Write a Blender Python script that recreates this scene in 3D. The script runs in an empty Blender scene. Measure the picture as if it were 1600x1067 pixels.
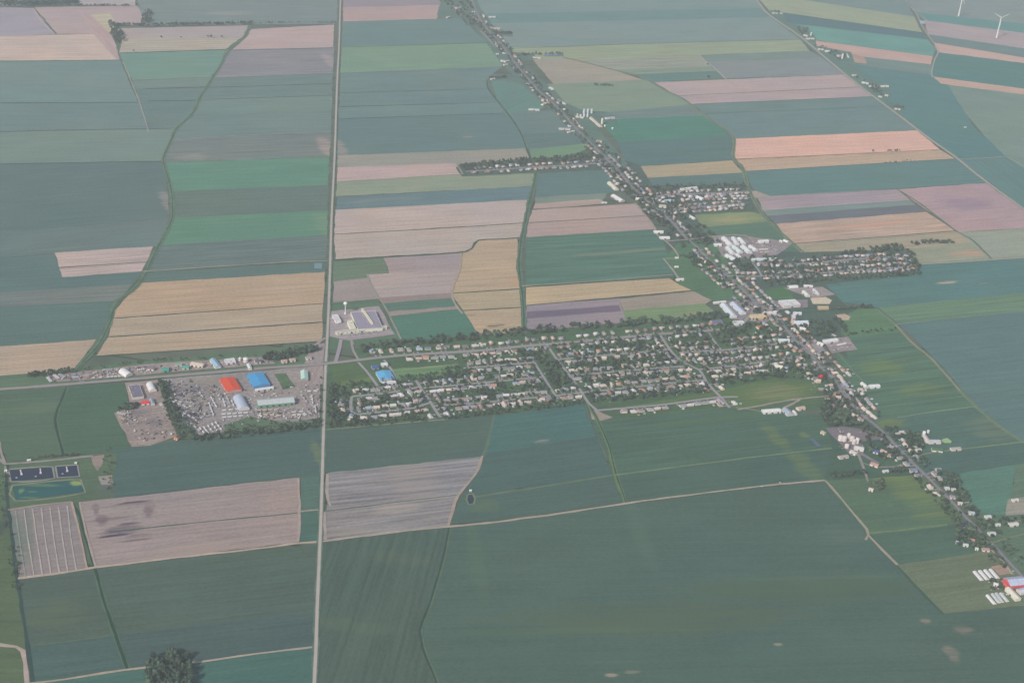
import bpy, bmesh, math, random
import numpy as np
from mathutils import Vector, Matrix
rng = random.Random(11)
sc = bpy.context.scene
COL = sc.collection
# ---------------------------------------------------------------- camera, sky, sun
CAM_H, PITCH, ROLL = 1600.0, math.radians(27.0), 0.080
cam = bpy.data.objects.new('camera', bpy.data.cameras.new('camera'))
COL.objects.link(cam)
cam.data.lens = 50; cam.data.sensor_width = 36
cam.data.clip_start = 1; cam.data.clip_end = 90000
M = Matrix.Translation((0, 0, CAM_H)) @ Matrix.Rotation(math.pi/2 - PITCH, 4, 'X') @ Matrix.Rotation(ROLL, 4, 'Z')
cam.matrix_world = M
sc.camera = cam
R3 = M.to_3x3()
FPX = 50/36*1600
SUN_EL, SUN_AZ = math.radians(36), math.radians(215)     # azimuth clockwise from +Y: behind the viewer, to the left
w = bpy.data.worlds.new("World"); sc.world = w; w.use_nodes = True
nt = w.node_tree; nt.nodes.clear()
sky = nt.nodes.new('ShaderNodeTexSky'); sky.sky_type = 'NISHITA'; sky.sun_disc = False
sky.sun_elevation = SUN_EL; sky.sun_rotation = SUN_AZ; sky.dust_density = 2.0; sky.altitude = 0
bg = nt.nodes.new('ShaderNodeBackground'); bg.inputs[1].default_value = 0.085
wo = nt.nodes.new('ShaderNodeOutputWorld')
nt.links.new(sky.outputs[0], bg.inputs[0]); nt.links.new(bg.outputs[0], wo.inputs[0])
sl = bpy.data.lights.new('sun', 'SUN'); sl.energy = 3.3; sl.angle = math.radians(0.6); sl.color = (1.0, 0.93, 0.84)
sun = bpy.data.objects.new('sun', sl); COL.objects.link(sun)
sd = Vector((math.sin(SUN_AZ)*math.cos(SUN_EL), math.cos(SUN_AZ)*math.cos(SUN_EL), math.sin(SUN_EL)))
sun.rotation_euler = sd.to_track_quat('Z', 'Y').to_euler()
sun.location = (0, 0, 5000)
sc.view_settings.view_transform = 'Standard'; sc.view_settings.look = 'None'
sc.view_settings.exposure = 0.0; sc.view_settings.gamma = 1.0
sc.cycles.max_bounces = 6; sc.cycles.diffuse_bounces = 2; sc.cycles.volume_bounces = 2
sc.cycles.transparent_max_bounces = 8
sc.cycles.use_denoising = True
HAZE_D = 6.0e-5

# ---------------------------------------------------------------- helpers
GZ = 2.2                                                  # level of yards and lawns
def G(p, z=GZ):
    """where the sight line of a traced point meets the plain"""
    d = R3 @ Vector(((p[0]-800)/FPX, -(p[1]-533.5)/FPX, -1))
    t = (z - CAM_H)/d.z
    return Vector((d.x*t, d.y*t, z))
def lin(c): return tuple(((v/255)/12.92 if v/255 <= .04045 else ((v/255+.055)/1.055)**2.4) for v in c)
# colours are noted as seen through the haze; alb() takes the air and the daylight out again
AIR = (0.332, 0.372, 0.430); LIGHT = (0.86, 0.86, 0.86); SIG = HAZE_D
def tone(c):
    y = sum(c)/3; green = c[1] > c[0]+3
    if green and c[2] > c[1]: c = (c[0], c[1]+1, c[1]+(c[2]-c[1])*.45)
    r, g, b = (y+(v-y)*(.86 if green else .90) for v in c)
    return (r-4, g-3, b-2) if green else (r-2, g-2, b-1)
def alb(c, p, lo=.012, hi=.82):
    d = (G(p) - Vector((0, 0, CAM_H))).length
    T = math.exp(-SIG*d)
    return tuple(min(hi, max(lo, (v - a*(1-T))/(L*T))) for v, a, L in zip(lin(c), AIR, LIGHT))
MATS = {}
def nodes(m):
    m.use_nodes = True; n = m.node_tree; n.nodes.clear()
    o = n.nodes.new('ShaderNodeOutputMaterial'); b = n.nodes.new('ShaderNodeBsdfPrincipled')
    n.links.new(b.outputs[0], o.inputs[0]); b.inputs['Roughness'].default_value = .9
    b.inputs['Specular IOR Level'].default_value = .15
    return n, b
def mathn(n, op, a, b=None):
    x = n.nodes.new('ShaderNodeMath'); x.operation = op
    for i, v in enumerate((a, b)):
        if v is None: continue
        if isinstance(v, (int, float)): x.inputs[i].default_value = v
        else: n.links.new(v, x.inputs[i])
    return x.outputs[0]
def surf(name, c, var=.12, scale=.15, rough=.85, spec=.15, metal=0, rnd=0.0, streak=None):
    """painted, metal, stone and soil surfaces with mottled wear"""
    if name in MATS: return MATS[name]
    m = bpy.data.materials.new(name); n, b = nodes(m)
    b.inputs['Roughness'].default_value = rough; b.inputs['Specular IOR Level'].default_value = spec
    b.inputs['Metallic'].default_value = metal
    g = n.nodes.new('ShaderNodeNewGeometry')
    mp = n.nodes.new('ShaderNodeMapping'); mp.inputs['Scale'].default_value = streak or (1, 1, 1)
    n.links.new(g.outputs['Position'], mp.inputs[0])
    t = n.nodes.new('ShaderNodeTexNoise'); t.inputs['Scale'].default_value = scale; t.inputs['Detail'].default_value = 5
    t.inputs['Roughness'].default_value = .65
    n.links.new(mp.outputs[0], t.inputs[0])
    f = mathn(n, 'ADD', mathn(n, 'MULTIPLY', mathn(n, 'SUBTRACT', t.outputs[0], .5), var*4), 1)
    if rnd:
        oi = n.nodes.new('ShaderNodeObjectInfo')
        f = mathn(n, 'MULTIPLY', f, mathn(n, 'ADD', mathn(n, 'MULTIPLY', oi.outputs['Random'], 2*rnd), 1-rnd))
    v = n.nodes.new('ShaderNodeVectorMath'); v.operation = 'SCALE'; v.inputs[0].default_value = c
    n.links.new(f, v.inputs['Scale']); n.links.new(v.outputs[0], b.inputs['Base Color'])
    MATS[name] = m
    return m
def field_mat(name, c, ang, var=.10, rows=.05, patches=(), spacing=12.0, speck=.5, tram=.22):
    """crop or soil: cloudy growth, streaks along the rows, drill lines, and stains given in metres"""
    m = bpy.data.materials.new(name); n, b = nodes(m)
    b.inputs['Specular IOR Level'].default_value = .05
    g = n.nodes.new('ShaderNodeNewGeometry')
    mp = n.nodes.new('ShaderNodeMapping'); mp.vector_type = 'POINT'; mp.inputs['Rotation'].default_value = (0, 0, -ang)
    n.links.new(g.outputs['Position'], mp.inputs[0])
    def noise(src, sc_, s, d=4, r=.6):
        q = n.nodes.new('ShaderNodeMapping'); q.inputs['Scale'].default_value = sc_
        n.links.new(src, q.inputs[0])
        t = n.nodes.new('ShaderNodeTexNoise'); t.inputs['Scale'].default_value = s; t.inputs['Detail'].default_value = d
        t.inputs['Roughness'].default_value = r
        n.links.new(q.outputs[0], t.inputs[0]); return mathn(n, 'SUBTRACT', t.outputs[0], .5)
    cloud = noise(mp.outputs[0], (1, 1.6, 1), .006, 6, .62)
    strk = noise(mp.outputs[0], (.05, 1, 1), .09, 3, .6)
    fine = noise(mp.outputs[0], (.45, 1, 1), .28, 4, .8)
    wv = n.nodes.new('ShaderNodeTexWave'); wv.bands_direction = 'Y'; wv.inputs['Scale'].default_value = 6.283/20/spacing
    wv.inputs['Distortion'].default_value = 2.5; wv.inputs['Detail'].default_value = 2; wv.inputs['Detail Scale'].default_value = .3
    n.links.new(mp.outputs[0], wv.inputs[0])
    f = mathn(n, 'ADD', mathn(n, 'MULTIPLY', cloud, var*4.0), mathn(n, 'MULTIPLY', strk, rows*12))
    f = mathn(n, 'ADD', f, mathn(n, 'MULTIPLY', fine, speck*2.2))
    f = mathn(n, 'ADD', f, mathn(n, 'MULTIPLY', mathn(n, 'SUBTRACT', wv.outputs['Fac'], .5), rows*1.2))
    # tramlines of the sprayer, and weedy or thin spots
    sx = n.nodes.new('ShaderNodeSeparateXYZ'); n.links.new(mp.outputs[0], sx.inputs[0])
    tr = mathn(n, 'LESS_THAN', mathn(n, 'FRACT', mathn(n, 'DIVIDE', sx.outputs[1], 27.0)), .085)
    brk = mathn(n, 'ADD', noise(mp.outputs[0], (.3, 1, 1), .02, 2, .5), .45)
    f = mathn(n, 'ADD', f, mathn(n, 'MULTIPLY', mathn(n, 'MULTIPLY', tr, brk), tram))
    spot = n.nodes.new('ShaderNodeMapRange'); spot.inputs[1].default_value = .12; spot.inputs[2].default_value = .3; spot.inputs[4].default_value = var*2.2
    n.links.new(noise(mp.outputs[0], (.5, 1, 1), .03, 5, .7), spot.inputs[0])
    f = mathn(n, 'ADD', mathn(n, 'ADD', f, spot.outputs[0]), 1)
    v = n.nodes.new('ShaderNodeVectorMath'); v.operation = 'SCALE'; v.inputs[0].default_value = c
    n.links.new(f, v.inputs['Scale'])
    # slow drift of hue between moist and dry ground
    hue = noise(g.outputs['Position'], (1, 1, 1), .0035, 3, .5)
    mixh = n.nodes.new('ShaderNodeMix'); mixh.data_type = 'RGBA'; mixh.blend_type = 'MULTIPLY'
    n.links.new(mathn(n, 'MULTIPLY', mathn(n, 'ADD', hue, .12), 2.2), mixh.inputs[0]); mixh.clamp_factor = True
    n.links.new(v.outputs[0], mixh.inputs[6]); mixh.inputs[7].default_value = (1.14, 1.04, .93, 1)
    cur = mixh.outputs[2]
    for (px, rx, ry, pc, st) in patches:
        ctr = G(px)
        q = n.nodes.new('ShaderNodeVectorMath'); q.operation = 'SUBTRACT'; q.inputs[1].default_value = ctr
        n.links.new(g.outputs['Position'], q.inputs[0])
        q2 = n.nodes.new('ShaderNodeMapping'); q2.inputs['Rotation'].default_value = (0, 0, -ang)
        n.links.new(q.outputs[0], q2.inputs[0])
        q3 = n.nodes.new('ShaderNodeMapping'); q3.inputs['Scale'].default_value = (1/rx, 1/ry, 0)
        n.links.new(q2.outputs[0], q3.inputs[0])
        ln = n.nodes.new('ShaderNodeVectorMath'); ln.operation = 'LENGTH'; n.links.new(q3.outputs[0], ln.inputs[0])
        nz = noise(q2.outputs[0], (.3, 1, 1), .035, 5, .7)
        d = mathn(n, 'ADD', ln.outputs['Value'], mathn(n, 'MULTIPLY', nz, 1.9))
        mr = n.nodes.new('ShaderNodeMapRange'); mr.interpolation_type = 'SMOOTHSTEP'
        mr.inputs[1].default_value = 1.15; mr.inputs[2].default_value = .45; mr.inputs[3].default_value = 0; mr.inputs[4].default_value = st
        n.links.new(d, mr.inputs[0])
        mx = n.nodes.new('ShaderNodeMix'); mx.data_type = 'RGBA'; mx.clamp_factor = True; n.links.new(mathn(n, 'MULTIPLY', mr.outputs[0], mathn(n, 'ADD', mathn(n, 'MULTIPLY', strk, 3.5), .8)), mx.inputs[0])
        n.links.new(cur, mx.inputs[6]); mx.inputs[7].default_value = (*alb(tone(pc), px), 1); cur = mx.outputs[2]
    n.links.new(cur, b.inputs['Base Color'])
    return m
def mesh(name, V, F, mats, mi=None, smooth=False):
    me = bpy.data.meshes.new(name); me.from_pydata([tuple(v) for v in V], [], F)
    for m in mats: me.materials.append(m)
    if mi is not None: me.polygons.foreach_set('material_index', mi)
    if smooth: me.polygons.foreach_set('use_smooth', [True]*len(F))
    me.update(); return me
def obj(name, me, parent=None, loc=None, rz=None, kind=None, label=None):
    o = bpy.data.objects.new(name, me); COL.objects.link(o)
    if parent: o.parent = parent
    if loc is not None: o.location = loc
    if rz is not None: o.rotation_euler = (0, 0, rz)
    if kind: o['kind'] = kind
    if label: o['label'] = label
    return o
def tag(o, label, cat, group=None):
    o['label'] = label; o['category'] = cat
    if group: o['group'] = group
    return o
def thing(name, label, cat, loc, rz=0, group=None):
    o = bpy.data.objects.new(name, None); COL.objects.link(o); o.location = loc; o.rotation_euler = (0, 0, rz)
    o.empty_display_size = 5
    return tag(o, label, cat, group)
layer = [0]
def nextz():
    layer[0] += 1
    return .10 + .005*layer[0]
W_, H_ = 1600, 1067
def extend(P):
    """carry a field that runs out of the picture on beyond its edge"""
    n = len(P); out = []
    def bd(p): return (1 if p[0] <= 0 else 2 if p[0] >= W_ else 0, 1 if p[1] <= 0 else 2 if p[1] >= H_ else 0)
    sl = {}
    for i in range(n):                                  # edges that run out of the picture, and their slopes
        p, q = P[i], P[(i+1) % n]
        for u, v in ((p, q), (q, p)):
            bx, by = bd(u); vx, vy = bd(v)
            if bx and bx != vx and abs(u[0]-v[0]) > 3: sl.setdefault(('x', bx), []).append((u[1]-v[1])/(u[0]-v[0]))
            if by and by != vy and abs(u[1]-v[1]) > 3: sl.setdefault(('y', by), []).append((u[0]-v[0])/(u[1]-v[1]))
    for i, p in enumerate(P):
        bx, by = bd(p); x, y = p
        if bx and by: out.append((-260 if bx == 1 else 1860, -130 if by == 1 else 1290)); continue
        if not bx and not by: out.append(p); continue
        if bx: S = sl.get(('x', bx), [0]); m = max(-.3, min(.3, sum(S)/len(S))); e = -260 if bx == 1 else 1860; ext = (e, y+m*(e-x))
        else: S = sl.get(('y', by), [0]); m = max(-1.2, min(1.2, sum(S)/len(S))); e = -130 if by == 1 else 1290; ext = (x+m*(e-y), e)
        pv, nx = bd(P[i-1]), bd(P[(i+1) % n]); k = 0 if bx else 1; me = bx or by
        pin, nin = pv[k] != me, nx[k] != me
        out += [p, ext, p] if pin and nin else ([p, ext] if pin else ([ext, p] if nin else [ext]))
        if pin and nin: out.pop()
    return out
def poly_obj(name, P, m, z, jit=2.2):
    V = []; n = len(P)
    pts = [G(p, z) for p in P]
    for i in range(n):
        a, b_ = pts[i], pts[(i+1) % n]; L = (b_-a).length; k = max(1, int(L/28))
        nrm = Vector((-(b_-a).y, (b_-a).x, 0)); nrm = nrm.normalized() if nrm.length else nrm
        for j in range(k):
            q = a.lerp(b_, j/k)
            if j: q = q + nrm*rng.uniform(-jit, jit)
            V.append(q)
    from mathutils.geometry import delaunay_2d_cdt
    x0, y0 = min(v.x for v in V), min(v.y for v in V); x1, y1 = max(v.x for v in V), max(v.y for v in V)
    st = max(40, math.sqrt((x1-x0)*(y1-y0)/60)); B2 = [v.xy for v in V]; nb = len(B2); I2 = []
    for i in range(1, int((x1-x0)/st)+1):
        for j in range(1, int((y1-y0)/st)+1):
            q = Vector((x0+i*st+rng.uniform(-.2, .2)*st, y0+j*st+rng.uniform(-.2, .2)*st))
            if min((q-b).length for b in B2) > st*.35: I2.append(q)
    vs, _, fs, *_r = delaunay_2d_cdt(B2+I2, [(k, (k+1) % nb) for k in range(nb)], [], 1, 1e-4)
    return obj(name, mesh(name, [(v.x, v.y, z) for v in vs], [list(f) for f in fs], [m]), kind='structure')
def field(name, c, P, ang=None, label=None, ctr=None, **kw):
    cx = sum(p[0] for p in P)/len(P); cy = sum(p[1] for p in P)/len(P)
    if ang is None:                                   # rows follow the longest side
        Q = [G(p) for p in P]; best = max(range(len(Q)), key=lambda i: abs(P[i][0]-P[(i+1) % len(Q)][0]))
        d = Q[(best+1) % len(Q)]-Q[best]; ang = math.atan2(d.y, d.x)
    m = field_mat(name+'_ground', alb(tone(c), ctr or (cx, cy)), ang, **kw)
    o = poly_obj(name, extend(P), m, nextz())
    FIELDS.append(((cx, cy), c))
    return o
FIELDS = []
def catmull(P, step=10):
    if len(P) < 3: return [Vector(p) for p in P]
    out = []
    Q = [Vector(P[0])*2-Vector(P[1])] + [Vector(p) for p in P] + [Vector(P[-1])*2-Vector(P[-2])]
    for i in range(1, len(Q)-2):
        a, b_, c, d = Q[i-1:i+3]; k = max(1, int((c-b_).length/step))
        for j in range(k):
            t = j/k
            out.append(.5*((2*b_)+(c-a)*t+(2*a-5*b_+4*c-d)*t*t+(3*b_-a-3*c+d)*t**3))
    out.append(Q[-2]); return out
def strip_geo(P, width, z, wob=0.0, step=25):
    S = catmull([G(p, z) for p in P], step); V = []; F = []
    for i, s in enumerate(S):
        a = S[max(0, i-1)]; b_ = S[min(len(S)-1, i+1)]; t = (b_-a); t.z = 0; t.normalize(); nv = Vector((-t.y, t.x, 0))
        w1 = width/2*(1+rng.uniform(-wob, wob)); w2 = width/2*(1+rng.uniform(-wob, wob))
        V += [s+nv*w1, s-nv*w2]
        if i: k = 2*i; F.append([k-2, k-1, k+1, k])
    return V, F
def ribbon(name, P, width, m, z=None, wob=0.0):
    V, F = strip_geo(P, width, z or nextz(), wob)
    return obj(name, mesh(name, V, F, [m]), kind='structure')
# ---- small solids kept as (verts, faces, slots)
class MB:
    def __init__(s): s.V = []; s.F = []; s.I = []
    def add(s, V, F, k=0):
        o = len(s.V); s.V += [Vector(v) for v in V]; s.F += [[i+o for i in f] for f in F]; s.I += [k]*len(F)
    def box(s, x0, x1, y0, y1, z0, z1, k=0):
        s.add([(x0,y0,z0),(x1,y0,z0),(x1,y1,z0),(x0,y1,z0),(x0,y0,z1),(x1,y0,z1),(x1,y1,z1),(x0,y1,z1)],
              [(0,3,2,1),(4,5,6,7),(0,1,5,4),(1,2,6,5),(2,3,7,6),(3,0,4,7)], k)
    def prism(s, prof, x0, x1, k=0, cap=True):
        """profile in (y, z) drawn along x"""
        n = len(prof); V = [(x0, y, z) for y, z in prof]+[(x1, y, z) for y, z in prof]
        F = [(i, (i+1) % n, n+(i+1) % n, n+i) for i in range(n)]
        if cap: F += [tuple(range(n-1, -1, -1)), tuple(range(n, 2*n))]
        s.add(V, F, k)
    def lathe(s, prof, seg=16, c=(0, 0), k=0):
        V = []; F = []
        for r, z in prof:
            for i in range(seg):
                a = 2*math.pi*i/seg; V.append((c[0]+r*math.cos(a), c[1]+r*math.sin(a), z))
        for j in range(len(prof)-1):
            for i in range(seg):
                F.append((j*seg+i, j*seg+(i+1) % seg, (j+1)*seg+(i+1) % seg, (j+1)*seg+i))
        F.append(tuple(range((len(prof)-1)*seg, len(prof)*seg)))
        s.add(V, F, k)
    def tube(s, pts, rad, seg=6, k=0):
        rings = []
        for i, p in enumerate(pts):
            p = Vector(p); a = Vector(pts[max(0, i-1)]); b_ = Vector(pts[min(len(pts)-1, i+1)]); t = (b_-a).normalized()
            u = t.cross(Vector((0, 1, .01))); u = u.normalized() if u.length > .01 else Vector((1, 0, 0)); v = t.cross(u)
            rings.append([p+(u*math.cos(2*math.pi*q/seg)+v*math.sin(2*math.pi*q/seg))*rad[i] for q in range(seg)])
        V = [v for r_ in rings for v in r_]; F = []
        for j in range(len(rings)-1):
            for q in range(seg): F.append((j*seg+q, j*seg+(q+1) % seg, (j+1)*seg+(q+1) % seg, (j+1)*seg+q))
        F += [tuple(range(seg-1, -1, -1)), tuple(range((len(rings)-1)*seg, len(rings)*seg))]
        s.add(V, F, k)
    def mesh(s, name, mats, smooth=False): return mesh(name, s.V, s.F, mats, s.I, smooth)
    def obj(s, name, m, parent=None, smooth=False, label=None):
        return obj(name, s.mesh(name, [m], smooth), parent, label=label)
# ---------------------------------------------------------------- the plain
def ground():
    m = bpy.data.materials.new('plain_of_fields'); n, b = nodes(m)
    g = n.nodes.new('ShaderNodeNewGeometry')
    mp = n.nodes.new('ShaderNodeMapping'); mp.inputs['Rotation'].default_value = (0, 0, .12); mp.inputs['Scale'].default_value = (1/700, 1/700, 1)
    n.links.new(g.outputs['Position'], mp.inputs[0])
    br = n.nodes.new('ShaderNodeTexBrick'); br.inputs['Color1'].default_value = (.10, .145, .10, 1); br.inputs['Color2'].default_value = (.15, .16, .11, 1)
    br.inputs['Mortar'].default_value = (.05, .08, .035, 1); br.inputs['Scale'].default_value = 1; br.inputs['Mortar Size'].default_value = .006
    br.inputs['Bias'].default_value = -.45; br.inputs['Brick Width'].default_value = 1.3; br.inputs['Row Height'].default_value = .22
    n.links.new(mp.outputs[0], br.inputs[0])
    t = n.nodes.new('ShaderNodeTexNoise'); t.inputs['Scale'].default_value = .01; t.inputs['Detail'].default_value = 8
    n.links.new(g.outputs['Position'], t.inputs[0])
    v = n.nodes.new('ShaderNodeVectorMath'); v.operation = 'SCALE'; n.links.new(br.outputs[0], v.inputs[0])
    n.links.new(mathn(n, 'ADD', t.outputs[0], .5), v.inputs['Scale']); n.links.new(v.outputs[0], b.inputs['Base Color'])
    s = 26000
    V = [(x, y, 0) for y in (-s, 0, s) for x in (-s, 0, s)]
    F = [(0, 1, 4, 3), (1, 2, 5, 4), (3, 4, 7, 6), (4, 5, 8, 7)]
    obj('ground', mesh('ground', V, F, [m]), kind='structure')
ground()
# left of the winding ditch, from the far edge towards the viewer
field('far_field', (128,140,150), [(0,0),(130,0),(130,8),(0,11)])
field('far_field', (168,165,170), [(124,0),(212,0),(211,9),(124,9)])
field('far_field', (98,122,145), [(34,0),(122,0),(124,6),(80,8),(32,9)])
field('fallow_field', (158,156,168), [(0,12),(52,13),(86,54),(0,57)])
field('fallow_field', (172,160,163), [(54,12),(215,9),(223,25),(217,41),(180,37),(168,53),(90,54)])
field('strip_field', (178,174,158), [(141,22),(171,20),(182,38),(170,52),(160,45)], rows=.12)
field('pale_field', (188,174,167), [(0,57),(150,53),(162,58),(180,76),(187,95),(0,96)], rows=.07)
field('sandy_strip', (178,160,162), [(122,18),(140,22),(175,56),(182,72),(187,95),(180,92),(152,60)])
field('green_field', (123,146,146), [(0,95),(187,94),(200,125),(216,160),(0,161)])
field('green_field', (119,140,146), [(0,161),(216,160),(224,180),(232,206),(0,207)])
field('green_field', (121,153,144), [(186,84),(352,78),(345,100),(330,120),(206,125)])
field('green_field', (121,143,141), [(206,125),(330,120),(325,134),(312,136),(211,139)])
field('green_field', (115,136,140), [(211,139),(322,136),(308,163),(285,192),(271,203),(232,204),(218,160)])
field('green_field', (124,145,140), [(0,206),(272,201),(262,230),(254,252),(0,257)])
field('beet_field', (107,127,133), [(0,256),(252,252),(262,290),(264,342),(0,363)], patches=[((262,315),22,110,(150,148,146),.8)])
field('beet_field', (112,131,134), [(0,363),(264,342),(246,386),(85,395),(0,402)])
field('soy_field', (103,128,128), [(0,401),(85,396),(97,432),(222,424),(206,444),(0,458)])
field('harvested_field', (181,167,163), [(85,395),(239,385),(232,404),(221,424),(97,433)], rows=.08)
field('soy_field', (121,131,132), [(0,457),(206,444),(190,463),(176,471),(0,481)], rows=.10)
field('soy_field', (102,127,124), [(0,480),(178,470),(168,505),(152,531),(0,541)])
field('grain_field', (173,159,143), [(0,541),(150,530),(132,556),(112,580),(0,588)], rows=.08)
field('grass_verge', (104,128,110), [(0,587),(112,579),(200,565),(495,538),(508,566),(300,583),(0,607)])
# between the ditch and the long straight road
field('far_field', (129,144,151), [(214,0),(528,0),(526,38),(226,41)], rows=.09, patches=[((360,20),140,40,(165,160,160),.5)])
field('fallow_field', (167,161,163), [(180,45),(388,40),(378,60),(192,62)])
field('fallow_field', (170,166,157), [(192,61),(376,60),(353,77),(186,83)], rows=.10)
field('fallow_field', (177,163,164), [(393,46),(522,39),(521,75),(362,79)])
field('stubble_field', (139,142,149), [(354,78),(522,74),(520,115),(330,121),(345,98)], rows=.10, patches=[((515,95),25,120,(172,160,160),.8)])
field('green_field', (118,138,143), [(330,121),(520,115),(519,149),(310,156),(322,135)])
field('green_field', (122,145,141), [(310,155),(519,148),(518,172),(290,180),(302,168)])
field('green_field', (119,141,140), [(290,180),(518,171),(517,206),(268,216),(273,203)])
field('stubble_field', (124,135,139), [(268,216),(517,206),(515,245),(256,254),(260,235)], rows=.10, patches=[((508,228),28,110,(168,155,150),.9),((300,245),60,30,(160,160,150),.6)])
field('clover_field', (107,147,132), [(256,254),(514,246),(513,289),(268,299),(265,280)], var=.14)
field('soy_field', (110,130,126), [(268,299),(513,289),(512,329),(270,342)])
field('clover_field', (105,145,128), [(270,341),(512,329),(511,368),(250,383),(262,357)], var=.14, patches=[((506,350),30,110,(130,155,130),.6)])
field('stubble_field', (112,129,130), [(250,382),(511,368),(509,405),(232,425),(240,402)], rows=.12)
field('soy_field', (104,128,125), [(230,426),(510,409),(508,426),(221,442)])
field('grain_field', (176,158,138), [(218,442),(508,425),(505,474),(178,497),(180,484),(200,462)], rows=.06)
field('grain_field', (171,159,142), [(177,498),(505,474),(504,504),(170,526)], rows=.06)
field('grain_field', (175,160,141), [(169,527),(504,504),(502,533),(150,556)], rows=.06)
# right of the straight road up to the village road
field('ploughed_field', (150,146,156), [(536,0),(685,0),(692,8),(536,12)])
field('ploughed_field', (173,156,157), [(536,12),(692,8),(682,30),(536,34)])
field('green_field', (118,141,147), [(535,34),(722,29),(740,48),(765,68),(534,73)])
field('hay_field', (128,156,140), [(534,73),(765,67),(780,92),(785,104),(532,114)])
field('green_field', (118,140,145), [(532,114),(786,104),(765,120),(764,139),(531,145)])
field('green_field', (116,139,146), [(531,145),(764,139),(776,160),(530,167)])
field('green_field', (118,141,144), [(530,166),(776,159),(790,177),(529,186)])
field('green_field', (111,134,141), [(529,185),(790,177),(812,205),(823,232),(527,243)], patches=[((732,213),26,8,(150,145,145),.9),((530,230),25,110,(160,150,148),.8)])
field('small_field', (112,143,139), [(764,122),(790,118),(812,128),(842,152),(852,168),(800,192),(780,165)])
field('small_field', (115,136,141), [(798,176),(862,172),(905,206),(814,211)])
field('small_field', (110,131,136), [(812,210),(905,205),(922,224),(828,234)])
field('hay_field', (121,152,131), [(828,233),(922,224),(905,245),(830,247)])
field('pale_field', (150,152,146), [(527,243),(825,232),(830,247),(720,258),(528,263)])
field('ploughed_field', (181,163,161), [(527,262),(712,255),(723,273),(526,285)])
field('hay_field', (143,156,140), [(526,285),(723,272),(836,269),(833,291),(525,307)])
field('cabbage_field', (111,135,150), [(528,308),(833,291),(829,312),(524,329)], var=.16, patches=[((600,312),160,25,(140,145,150),.4)])
field('harvested_field', (178,167,163), [(524,328),(829,312),(822,348),(523,366)])
field('harvested_field', (175,166,160), [(523,366),(822,348),(816,373),(746,375),(736,390),(712,394),(524,405)])
field('grass_field', (113,134,119), [(520,408),(600,402),(608,426),(573,430),(573,436),(520,441)])
field('ploughed_field', (159,149,152), [(599,403),(722,394),(718,421),(608,427)])
field('ploughed_field', (154,147,148), [(521,440),(578,434),(592,466),(521,473)])
field('harvested_field', (168,158,156), [(573,429),(718,420),(706,458),(590,467)])
field('stubble_field', (148,137,135), [(590,466),(708,457),(711,466),(600,474)])
field('soy_field', (101,131,121), [(598,474),(710,465),(714,479),(605,488)])
field('stubble_field', (156,147,142), [(605,487),(714,478),(716,483),(608,494)])
field('clover_field', (95,133,121), [(607,494),(724,483),(732,500),(748,524),(625,534)])
field('orchard_grass', (103,128,113), [(520,472),(590,467),(625,534),(560,540),(513,548)])
field('grain_field', (175,160,140), [(724,392),(738,389),(748,376),(808,373),(811,395),(812,451),(706,458),(720,410)], rows=.07, patches=[((806,440),35,40,(190,155,130),.6)])
field('grain_field', (173,161,137), [(706,459),(812,452),(814,480),(724,485)], rows=.06)
field('grain_field', (177,161,139), [(724,486),(814,481),(816,518),(748,524)], rows=.06, patches=[((770,509),20,8,(125,120,105),.9),((783,507),14,7,(120,118,103),.9),((735,492),18,8,(140,130,115),.8)])
# beyond the second ditch
field('beet_field', (107,132,138), [(838,270),(945,264),(968,298),(950,302),(837,308)])
field('grass_strip', (128,145,138), [(836,308),(948,302),(942,313),(836,319)])
field('ploughed_field', (172,157,152), [(836,318),(936,311),(950,318),(832,328)])
field('ploughed_field', (173,159,156), [(832,327),(990,317),(1008,337),(826,348)])
field('ploughed_field', (169,154,151), [(826,348),(1008,337),(1026,358),(822,370)])
field('soy_field', (99,131,122), [(822,371),(1024,359),(1045,385),(1056,402),(1054,432),(822,448)], rows=.12, patches=[((960,394),230,12,(135,143,128),.8),((940,418),240,7,(120,142,130),.6),((880,381),120,7,(120,142,135),.5)])
field('grain_field', (182,166,140), [(822,449),(1044,434),(1062,445),(1100,452),(822,477)], rows=.07)
field('ploughed_field', (149,142,150), [(822,477),(968,466),(979,504),(820,518)])
field('turned_soil', (121,115,131), [(823,487),(967,477),(971,486),(823,498)])
field('fallow_field', (155,149,140), [(968,467),(1098,453),(1118,465),(1100,476),(975,486)])
field('meadow', (126,150,119), [(973,485),(1100,474),(1130,495),(978,505)], var=.2, patches=[((1085,488),40,20,(150,150,125),.6)])
# far side of the village road
field('far_field', (130,150,158), [(738,0),(1182,0),(1193,13),(757,22)])
field('far_field', (117,145,154), [(757,22),(1193,13),(1208,27),(768,38)])
field('far_field', (131,150,155), [(768,37),(1208,27),(1250,62),(794,76)])
field('hay_field', (150,163,145), [(793,75),(1250,62),(1265,80),(1090,86),(890,95),(808,92)], rows=.08)
field('strip_field', (150,158,148), [(885,94),(1092,86),(1112,105),(955,111)], rows=.14)
field('strip_field', (134,152,142), [(955,110),(1110,104),(1120,112),(985,117)], rows=.14)
field('green_field', (110,138,139), [(990,117),(1114,111),(1132,122),(1012,129)])
field('far_field', (126,146,145), [(1092,86),(1266,80),(1284,90),(1104,98)])
field('cabbage_field', (135,146,158), [(1104,98),(1284,90),(1322,117),(1132,123)])
field('ploughed_field', (173,161,163), [(1022,129),(1322,117),(1346,136),(1060,151)])
field('ploughed_field', (171,159,162), [(1060,150),(1346,135),(1366,152),(1082,164)])
field('green_field', (117,140,145), [(1082,163),(1366,151),(1388,167),(1102,179)])
field('green_field', (117,140,148), [(1102,178),(1388,166),(1434,205),(1148,217)])
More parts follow.
